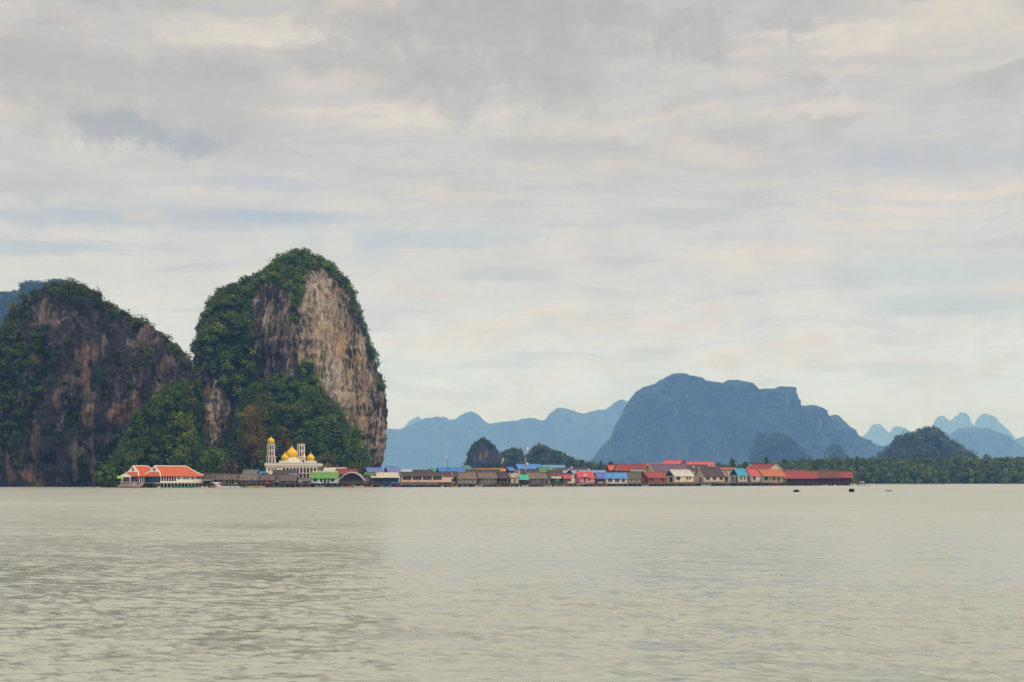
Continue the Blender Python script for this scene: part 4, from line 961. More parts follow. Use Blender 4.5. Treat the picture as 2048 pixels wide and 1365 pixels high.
    H('narrow hut with violet wall pressed against the brown roofed house', 1443, 1452, 1459, 943, 954, 964.5, S_(1450) + 1, 6, metal((150, 110, 110), .05), paint((84, 70, 130)), trim=TRIM, ns=3)
    H('cyan roofed house with dark gable and white posts', 1458, 1476, 1497, 937.5, 951.5, 964.5, S_(1476), 8, metal((42, 178, 214), .0, .1), paint((198, 190, 182), .25), gable=paint((40, 40, 44)), wins=((.2, .4, .3, .8), (.6, .8, .3, .8)), gwins=((.15, .35, 0, .8, DARK), (.6, .8, .2, .75)), rail=True, fr=paint((206, 198, 188)))
    H('white gabled house with coral pink roof beside the cyan one', 1484, 1502, 1522, 939, 953, 964.5, S_(1500) - 1, 8, metal((240, 84, 92), .0, .1), paint((214, 206, 196), .2), gable=paint((206, 200, 194)), wins=((.2, .5, .4, .85),), gwins=((.3, .5, 0, .8, DARK),), rail=True, fr=paint((96, 70, 62)))
    H('verandah house with a bright orange roof and white posts', 1505, 1528, 1573, 939.5, 952.8, 965, S_(1545) - 1, 9, metal(ORG, .0, .12), paint((206, 192, 168), .25), gable=paint((190, 180, 160)), open_front=1.6, rail=True, fr=paint((196, 184, 164)), wins=((.1, .25, .2, .8), (.5, .6, .2, .8)), doors=((.75, .84),), ns=7)
    H('big dark red roof with cream gable rising behind the orange roof', 1568, 1488, 1538, 928.5, 941, None, 700, 12, metal((176, 44, 52), .12), paint((206, 190, 150)), gable=paint((222, 208, 170)), trim=TRIM, deck=None, stilts=False)
    # --- red restaurant
    kw = dict(open_front=2.2, rail=True, fr=paint((110, 66, 60)), name='pier_restaurant', cat='restaurant', group='red roofed sections of the pier restaurant')
    H('red roofed pier restaurant section touching the orange roofed house', None, 1568, 1636, 942.5, 957.5, 966.5, S_(1600) + 2, 9, metal((184, 60, 64), .2, .45), paint((92, 44, 44), .4, .8, True), **kw)
    H('middle restaurant section with faded brownish red patchwork roof', None, 1632, 1682, 941.5, 956.5, 966.5, S_(1655) + 2, 9, metal((140, 62, 60), .4, .4), paint((86, 42, 42), .4, .8, True), **kw)
    H('last red roofed restaurant section at the far tip of the village', None, 1679, 1707, 943.5, 956, 966.5, S_(1692) + 2, 8, metal((180, 54, 60), .15, .4), paint((80, 42, 42), .4, .8, True), **kw)
    H('thin dark red back roof above the restaurant', None, 1575, 1612, 940.5, 944, None, 720, 8, metal((160, 56, 58), .1), DARKW, deck=None, stilts=False)
    # dormers
    k = 510 / F; e = lv
    def dormer(par, px, py0, py1, hw, D, mg, mt, mr, dep=3.0, y=-.2):
        ox, oy, _ = par.location; c_, s_ = math.cos(par.rotation_euler[2]), math.sin(par.rotation_euler[2])
        X = (wx(px, D) - ox) / c_; z0, z1 = wz(py1, D), wz(py0, D); w_ = hw * D / F
        dm = MB().prism([(X - w_, y, z0), (X, y, z1), (X + w_, y, z0)], (0, dep, 0)).build('dormer', mg, par)
        t = MB()
        for sg in (-1, 1): t.prism([(X + sg * (w_ + .25), y - .12, z0 - .15), (X + sg * (w_ + .25), y - .12, z0 + .08), (X, y - .12, z1 + .22), (X, y - .12, z1 - .02)], (0, dep + .1, 0))
        t.build('dormer_roof', mr, dm)
    dormer(lv, 1139, 938.5, 946, 6, 610, paint((60, 60, 66)), TRIM, TRIM)
    dormer(ph, 1171, 945.5, 954, 6.5, S_(1170), paint((234, 170, 190), .1), TRIM, paint((240, 120, 130), .1), 3.5)
build_village()

def arched_hall():
    D = S_(700) + 2; px0, px1 = 676, 730; k = D / F
    e = empty('arched_boathouse', (wx(703, D), D, 0), 0, 'wide open boathouse with an arched grey tin roof and pale rim', 'boathouse')
    hw = (px1 - px0) / 2 * k; ze, zt_ = wz(962, D), wz(944.5, D); zf = wz(967.5, D); n = 20; dep = 9
    arc = [(-hw + 2 * hw * i / n, ze + (zt_ - ze) * (1 - (2 * i / n - 1) ** 2)) for i in range(n + 1)]
    r = MB(); rim = MB()
    for i in range(n):
        (xa, za), (xb, zb_) = arc[i], arc[i + 1]
        r.prism([(xa, .25, za - .1), (xa, .25, za), (xb, .25, zb_), (xb, .25, zb_ - .1)], (0, dep, 0))
        rim.prism([(xa, 0, za - .32), (xa, 0, za + .06), (xb, 0, zb_ + .06), (xb, 0, zb_ - .32)], (0, .25, 0))
    ro = r.build('roof', metal((150, 150, 156), .1), e); rim.build('rim', paint((206, 196, 196), .2), ro)
    MB().prism([(xa, 3.5, za - .15) for xa, za in arc] + [(hw, 3.5, zf), (-hw, 3.5, zf)], (0, .2, 0)).build('wall', paint((112, 100, 98), .5, .9, True), e)
    MB().box(-hw - 1, hw + 1, -1, dep, zf - .25, zf - .05).build('deck', DECK, e)
    rb = MB(); rb.box(-hw - 1, hw + 1, -.98, -.9, zf + .75, zf + .85)
    for i in range(30): q = -hw - 1 + (2 * hw + 2) * i / 30; rb.box(q, q + .06, -.97, -.91, zf - .05, zf + .75)
    rb.build('railing', paint((130, 124, 114), .4), e)
    for i in range(6):
        q = -hw - .8 + (2 * hw + 1.6) * i / 5; MB().bar((q, -.8, -.9), (q, -.8, zf - .2), .11, 6).build('stilt', STILT, e)
    for sx in (-1, 1): MB().bar((sx * (hw - .3), .3, zf), (sx * (hw - .3), .3, ze + .3), .1, 6).build('post', STILT, e)
arched_hall()

# ------------------------------------------------------------------ hall with orange tiled roofs
def tile_mat():
    m, t, b = mat('orange_roof_tiles'); obj_ = t.node('ShaderNodeTexCoord').outputs['Object']; x_, y_, z_ = t.sep(obj_)
    n = t.noise(obj_, 1.2, 6, .65); c1 = t.mix(t.rng(n, .35, .7, 0, .5), lin(212, 104, 66), lin(188, 86, 54))
    br = t.node('ShaderNodeTexBrick'); t.l.new(t.comb(x_, t.math('MULTIPLY', z_, 1.0), 0.0), br.inputs['Vector']); br.inputs['Scale'].default_value = 2.2
    br.inputs['Color1'].default_value = (.88, .88, .88, 1); br.inputs['Color2'].default_value = (1.1, 1.1, 1.1, 1); br.inputs['Mortar'].default_value = (.7, .7, .7, 1)
    c1 = t.mix(.7, c1, br.outputs[0], 'MULTIPLY'); t.l.new(c1, b.inputs['Base Color']); b.inputs['Roughness'].default_value = .7; return m
def hall():
    D = S_(320); W = 10.0; tiles = tile_mat(); gold = paint((120, 90, 40), .4)
    e = None
    def roof_module(g, a, b, D, par, label_part):
        nonlocal e
        loc, th, s, L = place(g, a, b, D, W)
        if e is None: e = empty('waterfront_hall', loc, th, 'long white waterfront hall with two orange tiled roofs edged in white', 'hall')
        ox = (Vector(loc) - Vector(e.location)); c_, s_ = math.cos(-th), math.sin(-th)
        lx, ly = ox.x * c_ - ox.y * s_, ox.x * s_ + ox.y * c_
        ze, zk, zr = wz(953.2, D), wz(944.0, D + 2.2), wz(932.8, D + W * .45)
        yk = W * .235; gi = 1.55; X0, X1 = lx, lx + L; Y0 = ly
        def P(x, y, z): return (x, Y0 + y, z)
        r = MB()
        hy = W / 2
        for (ya, sg) in ((0, 1), (W, -1)):
            f_ = lambda y: ya + sg * y
            r.add([P(X0, f_(0), ze), P(X1, f_(0), ze), P(X1 - gi * 1.8, f_(yk), zk), P(X0 + gi, f_(yk), zk)], [(0, 1, 2, 3)])
            r.add([P(X0 + gi, f_(yk), zk), P(X1 - gi * 1.8, f_(yk), zk), P(X1 - gi * 3.0, f_(hy), zr), P(X0 + gi, f_(hy), zr)], [(0, 1, 2, 3)])
        r.add([P(X0, 0, ze), P(X0 + gi, yk, zk), P(X0 + gi, W - yk, zk), P(X0, W, ze)], [(0, 1, 2, 3)])
        r.add([P(X1, 0, ze), P(X1 - gi * 1.8, yk, zk), P(X1 - gi * 1.8, W - yk, zk), P(X1, W, ze)], [(0, 1, 2, 3)])
        r.add([P(X1 - gi * 1.8, yk, zk), P(X1 - gi * 1.8, W - yk, zk), P(X1 - gi * 3.0, hy, zr)], [(0, 1, 2)])
        r.add([P(X0, 0, ze - .1), P(X1, 0, ze - .1), P(X1, W, ze - .1), P(X0, W, ze - .1)], [(0, 1, 2, 3)])
        ro = r.build('roof', tiles, e)
        gb = MB().prism([P(X0 + gi, yk, zk), P(X0 + gi, hy, zr), P(X0 + gi, W - yk, zk)], (-.12, 0, 0)); go = gb.build('gable', TRIM, e)
        md = MB(); zc = zk + (zr - zk) * .42
        ring = [(X0 + gi - .16, Y0 + hy + .42 * math.cos(t), zc + .62 * math.sin(t)) for t in np.linspace(0, 2 * math.pi, 18, endpoint=False)]
        md.prism(ring, (-.08, 0, 0)).build('medallion', gold, go)
        tb = MB(); w_ = .17
        def trim(p, q): tb.bar(P(*p), P(*q), w_, 6)
        for y0, y1, y2 in ((0, yk, hy), (W, W - yk, hy)):
            trim((X0, y0, ze + .05), (X0 + gi, y1, zk + .05)); trim((X0 + gi, y1, zk + .05), (X0 + gi - .05, y2, zr + .08))
            trim((X1, y0, ze + .05), (X1 - gi * 1.8, y1, zk + .05)); trim((X1 - gi * 1.8, y1, zk + .05), (X1 - gi * 3.0, y2, zr + .05))
        trim((X0 + gi, hy, zr + .1), (X1 - gi * 3.0, hy, zr + .1)); trim((X0 + gi - .08, yk, zk), (X0 + gi - .08, W - yk, zk))
        tb.build('roof_trim', TRIM, ro)
        return X0, X1, Y0, ze
    a0 = roof_module(283, 321, 412.5, D, None, '')
    a1 = roof_module(243.5, 279, 338, D + 3.0, None, '')
    X0, X1, Y0, ze = a0; zf = wz(965.5, D); k = D / F
    th = e.rotation_euler[2]
    # wall runs: white box at the solid end, glazed verandah elsewhere
    xs = lambda px: ((px - CX) / F * D - e.location.x) / (math.cos(th) - (px - CX) / F * math.sin(th))
    xw0, xw1 = xs(356), X1 - .6
    MB().box(xw0, xw1, .7, W - .7, zf, ze - .12).build('wall', WHITE, e)
    for px in (358.5, 369.5, 375.5, 386):
        x = xs(px) ; opening(e, 'window', x, x + .75, .7, zf + 1.05, zf + 1.85, TRIM, bars=1)
    x = xs(396); opening(e, 'window', x, x + 1.3, .7, zf + 1.45, zf + 1.75, paint((60, 80, 66)), bars=2)
    gl = MB().box(X0 + .8, xw0 - .02, 1.6, W - .7, zf, ze - .12); gl.build('glazed_wall', paint((52, 74, 78), .4, .3), e)
    for i in range(9):
        q = X0 + 1.1 + (xw0 - X0 - 1.4) * i / 8; opening(e, 'window', q, q + .9, 1.6, zf + .5, zf + 2.0, paint((96, 66, 56)), bars=0)
    for i in range(7):
        q = X0 + .7 + (xw0 - X0 - .9) * i / 6; MB().box(q - .1, q + .1, .5, .7, zf, ze - .1).build('pillar', TRIM, e)
    MB().box(X0 + .3, xw0 - .1, .42, .50, zf, zf + .42).build('parapet', TRIM, e)
    # left wing below the second roof
    Xa, Xb, Ya, zea = a1
    MB().box(Xa + .9, X0 + .7, Ya + 1.8, Ya + W - .8, zf, zea - .12).build('glazed_wall', paint((50, 60, 72), .4, .3), e)
    for i in range(4):
        q = Xa + .6 + (X0 - Xa + .3) * i / 3; MB().box(q - .1, q + .1, Ya + .5, Ya + .7, zf, zea - .1).build('pillar', TRIM, e)
    MB().box(Xa + .6, X1 - .2, -.4, W, zf - .28, zf - .03).build('deck', paint((206, 196, 176), .3), e)
    n = 15
    for i in range(n):
        q = Xa + .8 + (X1 - Xa - 1.4) * i / (n - 1); MB().box(q - .12, q + .12, -.3, -.06, -1, zf - .28).build('stilt', paint((176, 164, 146), .5), e)
        MB().box(q - .12, q + .12, W - 1.0, W - .76, -1, zf - .28).build('stilt', paint((176, 164, 146), .5), e)
hall()

# green canopy at the end of the landing
def canopy():
    D = S_(230) + 2; k = D / F; e = empty('canopy', (wx(229, D), D, 0), 0, 'yellow green pitched canopy on thin poles beside the hall', 'canopy')
    hw = 13 * k; z0, z1 = wz(957, D), wz(951, D); W = 4.4
    r = MB(); r.add([(-hw, 0, z0), (hw, 0, z0), (hw, W, z0), (-hw, W, z0), (.3, W / 2, z1), (-.3, W / 2, z1), (-hw, 0, z0 - .1), (hw, 0, z0 - .1), (hw, W, z0 - .1), (-hw, W, z0 - .1)],
                  [(0, 1, 4, 5), (1, 2, 4), (2, 3, 5, 4), (3, 0, 5), (6, 7, 8, 9), (0, 1, 7, 6), (1, 2, 8, 7), (2, 3, 9, 8), (3, 0, 6, 9)])
    r.build('canopy_roof', paint((172, 190, 60), .2), e)
    for sx in (-.9, -.35, .3, .9):
        MB().bar((sx * hw, .15, -.9), (sx * hw, .15, z0), .05, 6).build('pole', paint((120, 130, 100)), e)
    MB().box(-hw, hw + 1.5, 0, W, 1.0, 1.15).build('deck', DECK, e)
canopy()

# ------------------------------------------------------------------ mosque
def mosque():
    D = 545.0; k = D / F; cxp = 581.0
    e = empty('mosque', (wx(cxp, D), D, 0), 0, 'white mosque with golden onion domes and arcaded front at the rock foot', 'mosque')
    X = lambda px: (px - cxp) * k; Z = lambda py: wz(py, D)
    wallm = paint((244, 238, 222), .12); trimm = paint((216, 188, 170), .2); gm, t, b = mat('golden_dome_paint')
    n = t.noise(t.node('ShaderNodeTexCoord').outputs['Object'], 1.5, 5, .6); c1 = t.mix(t.rng(n, .35, .7, 0, .4), lin(244, 196, 18), lin(224, 164, 16))
    t.l.new(c1, b.inputs['Base Color']); b.inputs['Roughness'].default_value = .38; b.inputs['Specular IOR Level'].default_value = .45
    prof = [(.74, 0), (.70, .05), (.80, .12), (.95, .22), (1.0, .33), (.97, .43), (.86, .54), (.66, .65), (.44, .74), (.25, .82), (.13, .90), (.06, .96), (.03, 1.0)]
    def dome(par, px, pyt, pyb, rpx, y):
        z0, z1 = Z(pyb), Z(pyt); R_ = rpx * k
        o = MB().lathe([(r * R_, z0 + (z1 - z0) * h) for r, h in prof], 32, (X(px), y)).build('dome', gm, par, True)
        MB().bar((X(px), y, z1 - .1), (X(px), y, z1 + .9), .05, 6, .02).lathe([(.02, z1 + .25), (.14, z1 + .38), (.02, z1 + .5)], 8, (X(px), y)).build('finial', gm, o)
    # body
    MB().box(X(566), X(632), 3.2, 15, 1.0, Z(934)).build('wall', paint((170, 148, 130), .3), e)
    MB().box(X(563), X(634), .0, 15.4, Z(934), Z(931.5)).build('cornice', wallm, e)
    MB().box(X(529), X(635), -.25, 15.6, Z(931.5), Z(929.8)).build('roof_slab', wallm, e)
    par = MB(); par.box(X(529), X(635), -.2, -.05, Z(929.8), Z(926.8)); par.box(X(634.2), X(635), -.2, 15.5, Z(929.8), Z(926.8)); par.build('parapet', wallm, e)
    MB().box(X(528.5), X(635.5), -.32, .02, Z(926.8), Z(926.2)).build('parapet_rail', trimm, e)
    MB().box(X(532), X(564.5), .0, 15, 1.0, Z(931.5)).build('wing', wallm, e)
    MB().box(X(530.5), X(565), -.2, 0, Z(935.5), Z(933.5)).build('wing_cornice', trimm, e)
    for px in (537, 543, 549):
        opening(e, 'window', X(px), X(px) + .55, 0, Z(942), Z(937), wallm, bars=0)
    g_ = MB(); 
    for i in range(5): g_.box(X(550.5) + i * .5, X(550.5) + i * .5 + .08, -.10, -.04, Z(946), Z(935.8))
    g_.box(X(550), X(564), -.12, -.05, Z(936), Z(935.2)); g_.build('grille', paint((170, 168, 160)), e)
    # arcade with real arches
    ar = MB(); nb = 10; x0, x1 = X(564.5), X(633); bw = (x1 - x0) / nb; zb, zt = 1.0, Z(933.8); zs = Z(938.2)
    for i in range(nb + 1): ar.box(x0 + i * bw - .16, x0 + i * bw + .16, .1, .55, zb, zs)
    for i in range(nb):
        a, c_ = x0 + i * bw + .16, x0 + (i + 1) * bw - .16; r = (c_ - a) / 2; m = (a + c_) / 2
        pts = [(m - r * math.cos(t_), zs + min(r * 1.15 * math.sin(t_), zt - zs - .05)) for t_ in np.linspace(0, math.pi, 11)]
        for (xa, za), (xb, zb2) in zip(pts, pts[1:]): ar.prism([(xa, .1, za), (xa, .1, zt), (xb, .1, zt), (xb, .1, zb2)], (0, .45, 0))
    for i in range(nb + 1): ar.box(x0 + i * bw - .16, x0 + i * bw + .16, .1, .55, zs, zt)
    ar.build('arcade', wallm, e)
    for i in range(nb):
        q = x0 + i * bw + bw * .3; opening(e, 'window', q, q + bw * .4, 3.2, Z(944), Z(938.5), paint((110, 70, 60)), bars=0)
    MB().box(X(564), X(634), -.3, 3.3, Z(948.5), Z(946.5)).build('balcony', paint((214, 196, 186), .3), e)
    # terrace steps under the domes
    MB().box(X(560), X(601), 1.0, 12, Z(929.8), Z(924.5)).build('terrace', wallm, e)
    MB().box(X(567), X(596), 1.6, 11, Z(924.5), Z(918.5)).build('terrace', wallm, e)
    for px in (578, 585, 591): opening(e, 'window', X(px), X(px) + .5, 1.0, Z(928.5), Z(926.3), trimm, bars=0)
    MB().lathe([(2.55, Z(918.5)), (2.55, Z(916)), (2.3, Z(915.6))], 24, (X(579.5), 5)).build('drum', wallm, e)
    dome(e, 579.8, 892, 916, 12.2, 5)
    MB().box(X(558), X(579), .3, 3.2, Z(929.8), Z(922.0)).build('terrace', wallm, e)
    dome(e, 568.3, 904.5, 922.5, 7.7, 1.7)
    MB().box(X(612), X(631), .3, 3.2, Z(929.8), Z(922.0)).build('terrace', wallm, e)
    dome(e, 620.2, 905.5, 922.5, 7.7, 1.7)
    # minarets
    def minaret(px, y, full, lab):
        m = MB(); c = (X(px), y); o8 = math.pi / 8
        def oct_(mb, r, z0, z1):
            a = [(c[0] + r * math.cos(o8 + i * math.pi / 4), c[1] + r * math.sin(o8 + i * math.pi / 4), z0) for i in range(8)]; mb.prism(a, (0, 0, z1 - z0))
        R_ = 7.2 * k
        oct_(m, R_ * 1.22, Z(931), Z(913.8)); oct_(m, R_ * .98, Z(913.8), Z(901)); oct_(m, R_ * .98, Z(901), Z(888.5))
        o = m.build('minaret', paint((212, 198, 184), .2), e, label=lab)
        pl = MB()
        for i in range(8):
            a = o8 + i * math.pi / 4
            for rr, z0, z1 in ((R_ * 1.24, Z(930), Z(914)), (R_ * 1.0, Z(913), Z(901.5)), (R_ * 1.0, Z(900), Z(889))):
                pl.bar((c[0] + rr * math.cos(a), c[1] + rr * math.sin(a), z0), (c[0] + rr * math.cos(a), c[1] + rr * math.sin(a), z1), .17, 6)
        pl.build('pilaster', WHITE, o)
        bl = MB()
        for z0, z1, r in ((Z(915.0), Z(912.6), 11.3 * k), (Z(901.8), Z(900.4), 8.6 * k), (Z(889.2), Z(887.4), 8.6 * k), (Z(927.5), Z(926.4), 9.6 * k)): oct_(bl, r, z0, z1)
        bl.build('balcony', trimm, o)
        for i in range(8):
            a = i * math.pi / 4
            if math.sin(a) > .3: continue
            for rr, z0, z1 in ((R_ * .98, Z(911.5), Z(903.5)), (R_ * .98, Z(899.2), Z(891.2)), (R_ * 1.22, Z(925.5), Z(918.5))):
                ap = rr * math.cos(o8); d = Vector((math.cos(a), math.sin(a), 0)); tv = Vector((-math.sin(a), math.cos(a), 0)); cc = Vector((c[0], c[1], 0)) + d * (ap - .03)
                w_ = .30; zz = z1 - .35
                pts = [cc + tv * w_ + Vector((0, 0, z0)), cc + tv * w_ + Vector((0, 0, zz)), cc + tv * w_ * .6 + Vector((0, 0, zz + .24)), cc + Vector((0, 0, z1)), cc - tv * w_ * .6 + Vector((0, 0, zz + .24)), cc - tv * w_ + Vector((0, 0, zz)), cc - tv * w_ + Vector((0, 0, z0))]
                MB().prism([tuple(p) for p in pts], tuple(d * .09)).build('window', PANE, o)
        if full: dome(o, px, 873.5, 887.5, 7.5, y)
        else:
            cp = MB(); oct_(cp, 7.6 * k, Z(888.0), Z(886.8)); cp.build('cap', trimm, o)
            for q in (0, 2, 4, 6): MB().bar((c[0] + R_ * math.cos(q * math.pi / 4), c[1] + R_ * math.sin(q * math.pi / 4), Z(887)), (c[0] + R_ * math.cos(q * math.pi / 4), c[1] + R_ * math.sin(q * math.pi / 4), Z(884.5)), .03, 4).build('rod', DARK, o)
    minaret(540.2, 2.0, True, 'minaret crowned by a golden dome'); minaret(595.0, 9.0, False, 'unfinished flat topped minaret')
    # satellite dish on the flat topped minaret
    t_ = empty('satellite_dish', (wx(608.5, D + 6), D + 6, wz(912, D)), 0, 'round pale dish beside the flat topped minaret', 'satellite dish')
    MB().lathe([(.02, 0), (.28, .06), (.42, .16), (.44, .2)], 16).build('dish', WHITE, t_).rotation_euler = (R(80), 0, R(15))
    MB().bar((-1.2, 0, 0), (0, 0, 0), .05, 6).build('arm', GREYW, t_)
mosque()

# ------------------------------------------------------------------ masts and poles
def disc(par, x, z, r, face=0.0, y=-.3, name='dish'):
    o = MB().lathe([(.02, 0), (r * .6, r * .12), (r * .95, r * .32), (r, r * .42), (r * .9, r * .5)], 18).build(name, WHITE, par, True)
    o.location = (x, y, z); o.rotation_euler = (R(90), 0, face); return o
def masts():
    D = 612; e = empty('radio_mast', (wx(1051, D), D, 0), 0, 'tall red and white lattice mast with two white dishes', 'radio mast')
    zs = [1.1] + [wz(p, D) for p in (943, 934, 925, 916, 907, 899, 892)]; red, wh = paint((190, 40, 48), .1), paint((226, 214, 214), .1)
    for i, (a, b_) in enumerate(zip(zs, zs[1:])):
        m = MB(); r = .17
        c = [(r * math.cos(t), r * math.sin(t)) for t in (math.pi / 2, math.pi * 7 / 6, math.pi * 11 / 6)]
        for x, y in c: m.bar((x, y, a), (x, y, b_), .05, 5)
        nn = max(2, int((b_ - a) / .5))
        for j in range(nn):
            z0, z1 = a + (b_ - a) * j / nn, a + (b_ - a) * (j + 1) / nn
            for q in range(3): m.bar((*c[q], z0), (*c[(q + 1) % 3], z1), .03, 4)
        m.build('mast_section', red if i % 2 == 0 else wh, e)
    MB().bar((0, 0, zs[-1]), (0, 0, wz(884, D)), .03, 5).build('aerial', red, e)
    disc(e, .75, wz(897.5, D), .62, R(20)); disc(e, .85, wz(928.2, D), .62, R(-20))
    for px, pyt, pyb, lab, col in ((932.0, 912, 946, 'grey antenna pole carrying two long upright panels', (150, 150, 146)), (1005, 916, 944, 'red and white antenna pole with three white panels', (206, 90, 84))):
        D2 = 585; a = empty('antenna_pole', (wx(px, D2), D2, 0), 0, lab, 'antenna pole')
        MB().bar((0, 0, 1.1), (0, 0, wz(pyt + 4, D2)), .09, 6).build('pole', paint(col), a)
        for dx_, dz_ in (((-.35, 0), (.38, 0)) if px < 1000 else ((-.35, -.9), (.05, 0), (.42, 0))):
            MB().box(dx_ - .12, dx_ + .12, -.2, -.05, wz(pyt, D2) - 1.7 + dz_, wz(pyt, D2) + dz_).build('panel', paint((206, 204, 196)), a)
        MB().box(-.4, .45, -.06, .06, wz(pyt + 6, D2), wz(pyt + 6, D2) + .1).build('bracket', STILT, a)
    D2 = 560
    a = empty('antenna_pole', (wx(901, D2), D2, 0), 0, 'thin leaning pole with a small white dish at its top', 'antenna pole')
    zt = wz(916, D2); MB().bar((0, 0, 1.1), (wx(893.5, D2) - wx(901, D2), 0, zt), .06, 6).build('pole', paint((70, 84, 84)), a); disc(a, wx(892.5, D2) - wx(901, D2), zt, .34, R(40))
    a = empty('antenna_pole', (wx(894.5, D2), D2, 0), 0, 'short upright pole with a small dish below the leaning one', 'antenna pole')
    zt = wz(931, D2); MB().bar((0, 0, 1.1), (0, 0, zt), .06, 6).build('pole', paint((90, 90, 90)), a); disc(a, -.3, zt, .4, R(-60))
    for px, py, lab in ((1143, 935.5, 'white satellite dish standing on the dark brown roof'), (1177, 940, 'white satellite dish above the lavender blue roof'), (1386.5, 934, 'white dish in front of the dark maroon roof'), (1397.5, 936.5, 'white dish at the ridge of the dark brown roof'), (1417, 931.5, 'white dish above the maroon roof end')):
        D3 = S_(px) + 40; a = empty('satellite_dish', (wx(px, D3), D3, wz(py, D3)), 0, lab, 'satellite dish', 'satellite dishes on the village roofs')
        disc(a, 0, 0, .42, R(25)); MB().bar((0, 0, -.1), (0, .2, -2.6), .04, 5).build('pole', GREYW, a)
    # bare mooring and power poles along the shore
    for i, (px, pyt, lab) in enumerate(((427.5, 946, 'tall bare pole rising by the tin awning next to the hall'), (448.5, 945, 'tall bare pole behind the yellow prowed boat'), (468, 958, 'olive mooring pole beside the yellow prow'), (491.5, 955, 'grey mooring pole before the blue cloths'), (571, 959, 'mooring pole before the landing house'), (589.5, 962, 'short mooring pole at the landing house corner'), (1088.5, 955, 'grey pole before the white board wall'), (1146.5, 955, 'thin pole beside the coral roofed pink house'))):
        D3 = S_(px) - 1.5; o = MB().bar((0, 0, -1), (.06, 0, wz(pyt, D3)), .07, 6).build('mooring_pole', STILT); o.location = (wx(px, D3), D3, 0); tag(o, lab, 'mooring pole', 'bare poles along the village shore')
masts()

# ------------------------------------------------------------------ boats
def hull_mesh(L, B, dep, prow, stern=0.25, n=16):
    V_ = []; f = []
    for i in range(n + 1):
        s = i / n; x = -L / 2 + L * s
        hb = B / 2 * (min(1, (0.55 + 0.9 * s)) if s < .5 else max(0.02, (1 - ((s - .5) / .5) ** 2.4)))
        zs = dep + stern * (1 - s) ** 3 + prow * max(0, (s - .45) / .55) ** 2.6; zk = -.2 + (prow + dep) * .92 * max(0, (s - .7) / .3) ** 2.2
        zk = min(zk, zs - .08)
        V_ += [(x, -hb, zs), (x, -hb * .72, (zs + zk) / 2 - .05), (x, 0, zk), (x, hb * .72, (zs + zk) / 2 - .05), (x, hb, zs), (x, hb * .86, zs - .02), (x, 0, max(zk + .08, .12 + zk * .6)), (x, -hb * .86, zs - .02)]
    for i in range(n):
        for k_ in range(8): a = i * 8 + k_; b_ = i * 8 + (k_ + 1) % 8; f.append((a, b_, b_ + 8, a + 8))
    f.append(tuple(range(8))); f.append(tuple(range(n * 8 + 7, n * 8 - 1, -1)))
    return V_, f
def longtail(label, px, L=8, yaw=0, hull=(120, 70, 50), can=None, D=None, prow=1.1, B=1.5, band=None, name='longtail_boat', cat='boat', group='small boats moored along the village', off=-3):
    D = D or S_(px) + off
    e = empty(name, (wx(px, D), D, 0), R(yaw), label, cat, group)
    v, f = hull_mesh(L, B, .42, prow); MB().add(v, f).build('hull', paint(hull, .35, .6), e)
    if band:
        m = MB(); x = L / 2 - .05; m.box(x - .5, x + .02, -.12, .12, .42 + prow * .65, .5 + prow * 1.02); m.build('prow_cap', paint(band, .1), e)
    MB().box(-L * .12, L * .02, -B * .40, B * .40, .30, .38).build('bench', DECK, e)
    if can:
        x0, x1 = -L * .28, L * .18; m = MB()
        for i in range(6):
            a, b_ = -1 + i / 3, -1 + (i + 1) / 3
            m.prism([(x0, a * B * .5, 1.75 - .22 * a * a), (x0, a * B * .5, 1.80 - .22 * a * a), (x0, b_ * B * .5, 1.80 - .22 * b_ * b_), (x0, b_ * B * .5, 1.75 - .22 * b_ * b_)], (x1 - x0, 0, 0))
        m.build('canopy', paint(can, .15), e)
        for x in (x0 + .1, x1 - .1):
            for y in (-.44, .44): MB().bar((x, y * B, .35), (x, y * B, 1.6), .035, 5).build('post', STILT, e)
    MB().box(-L / 2 + .1, -L / 2 + .55, -.2, .2, .55, .95).bar((-L / 2 + .2, 0, .75), (-L / 2 - 1.4, 0, .1), .03, 5).build('engine', DARK, e)
    return e
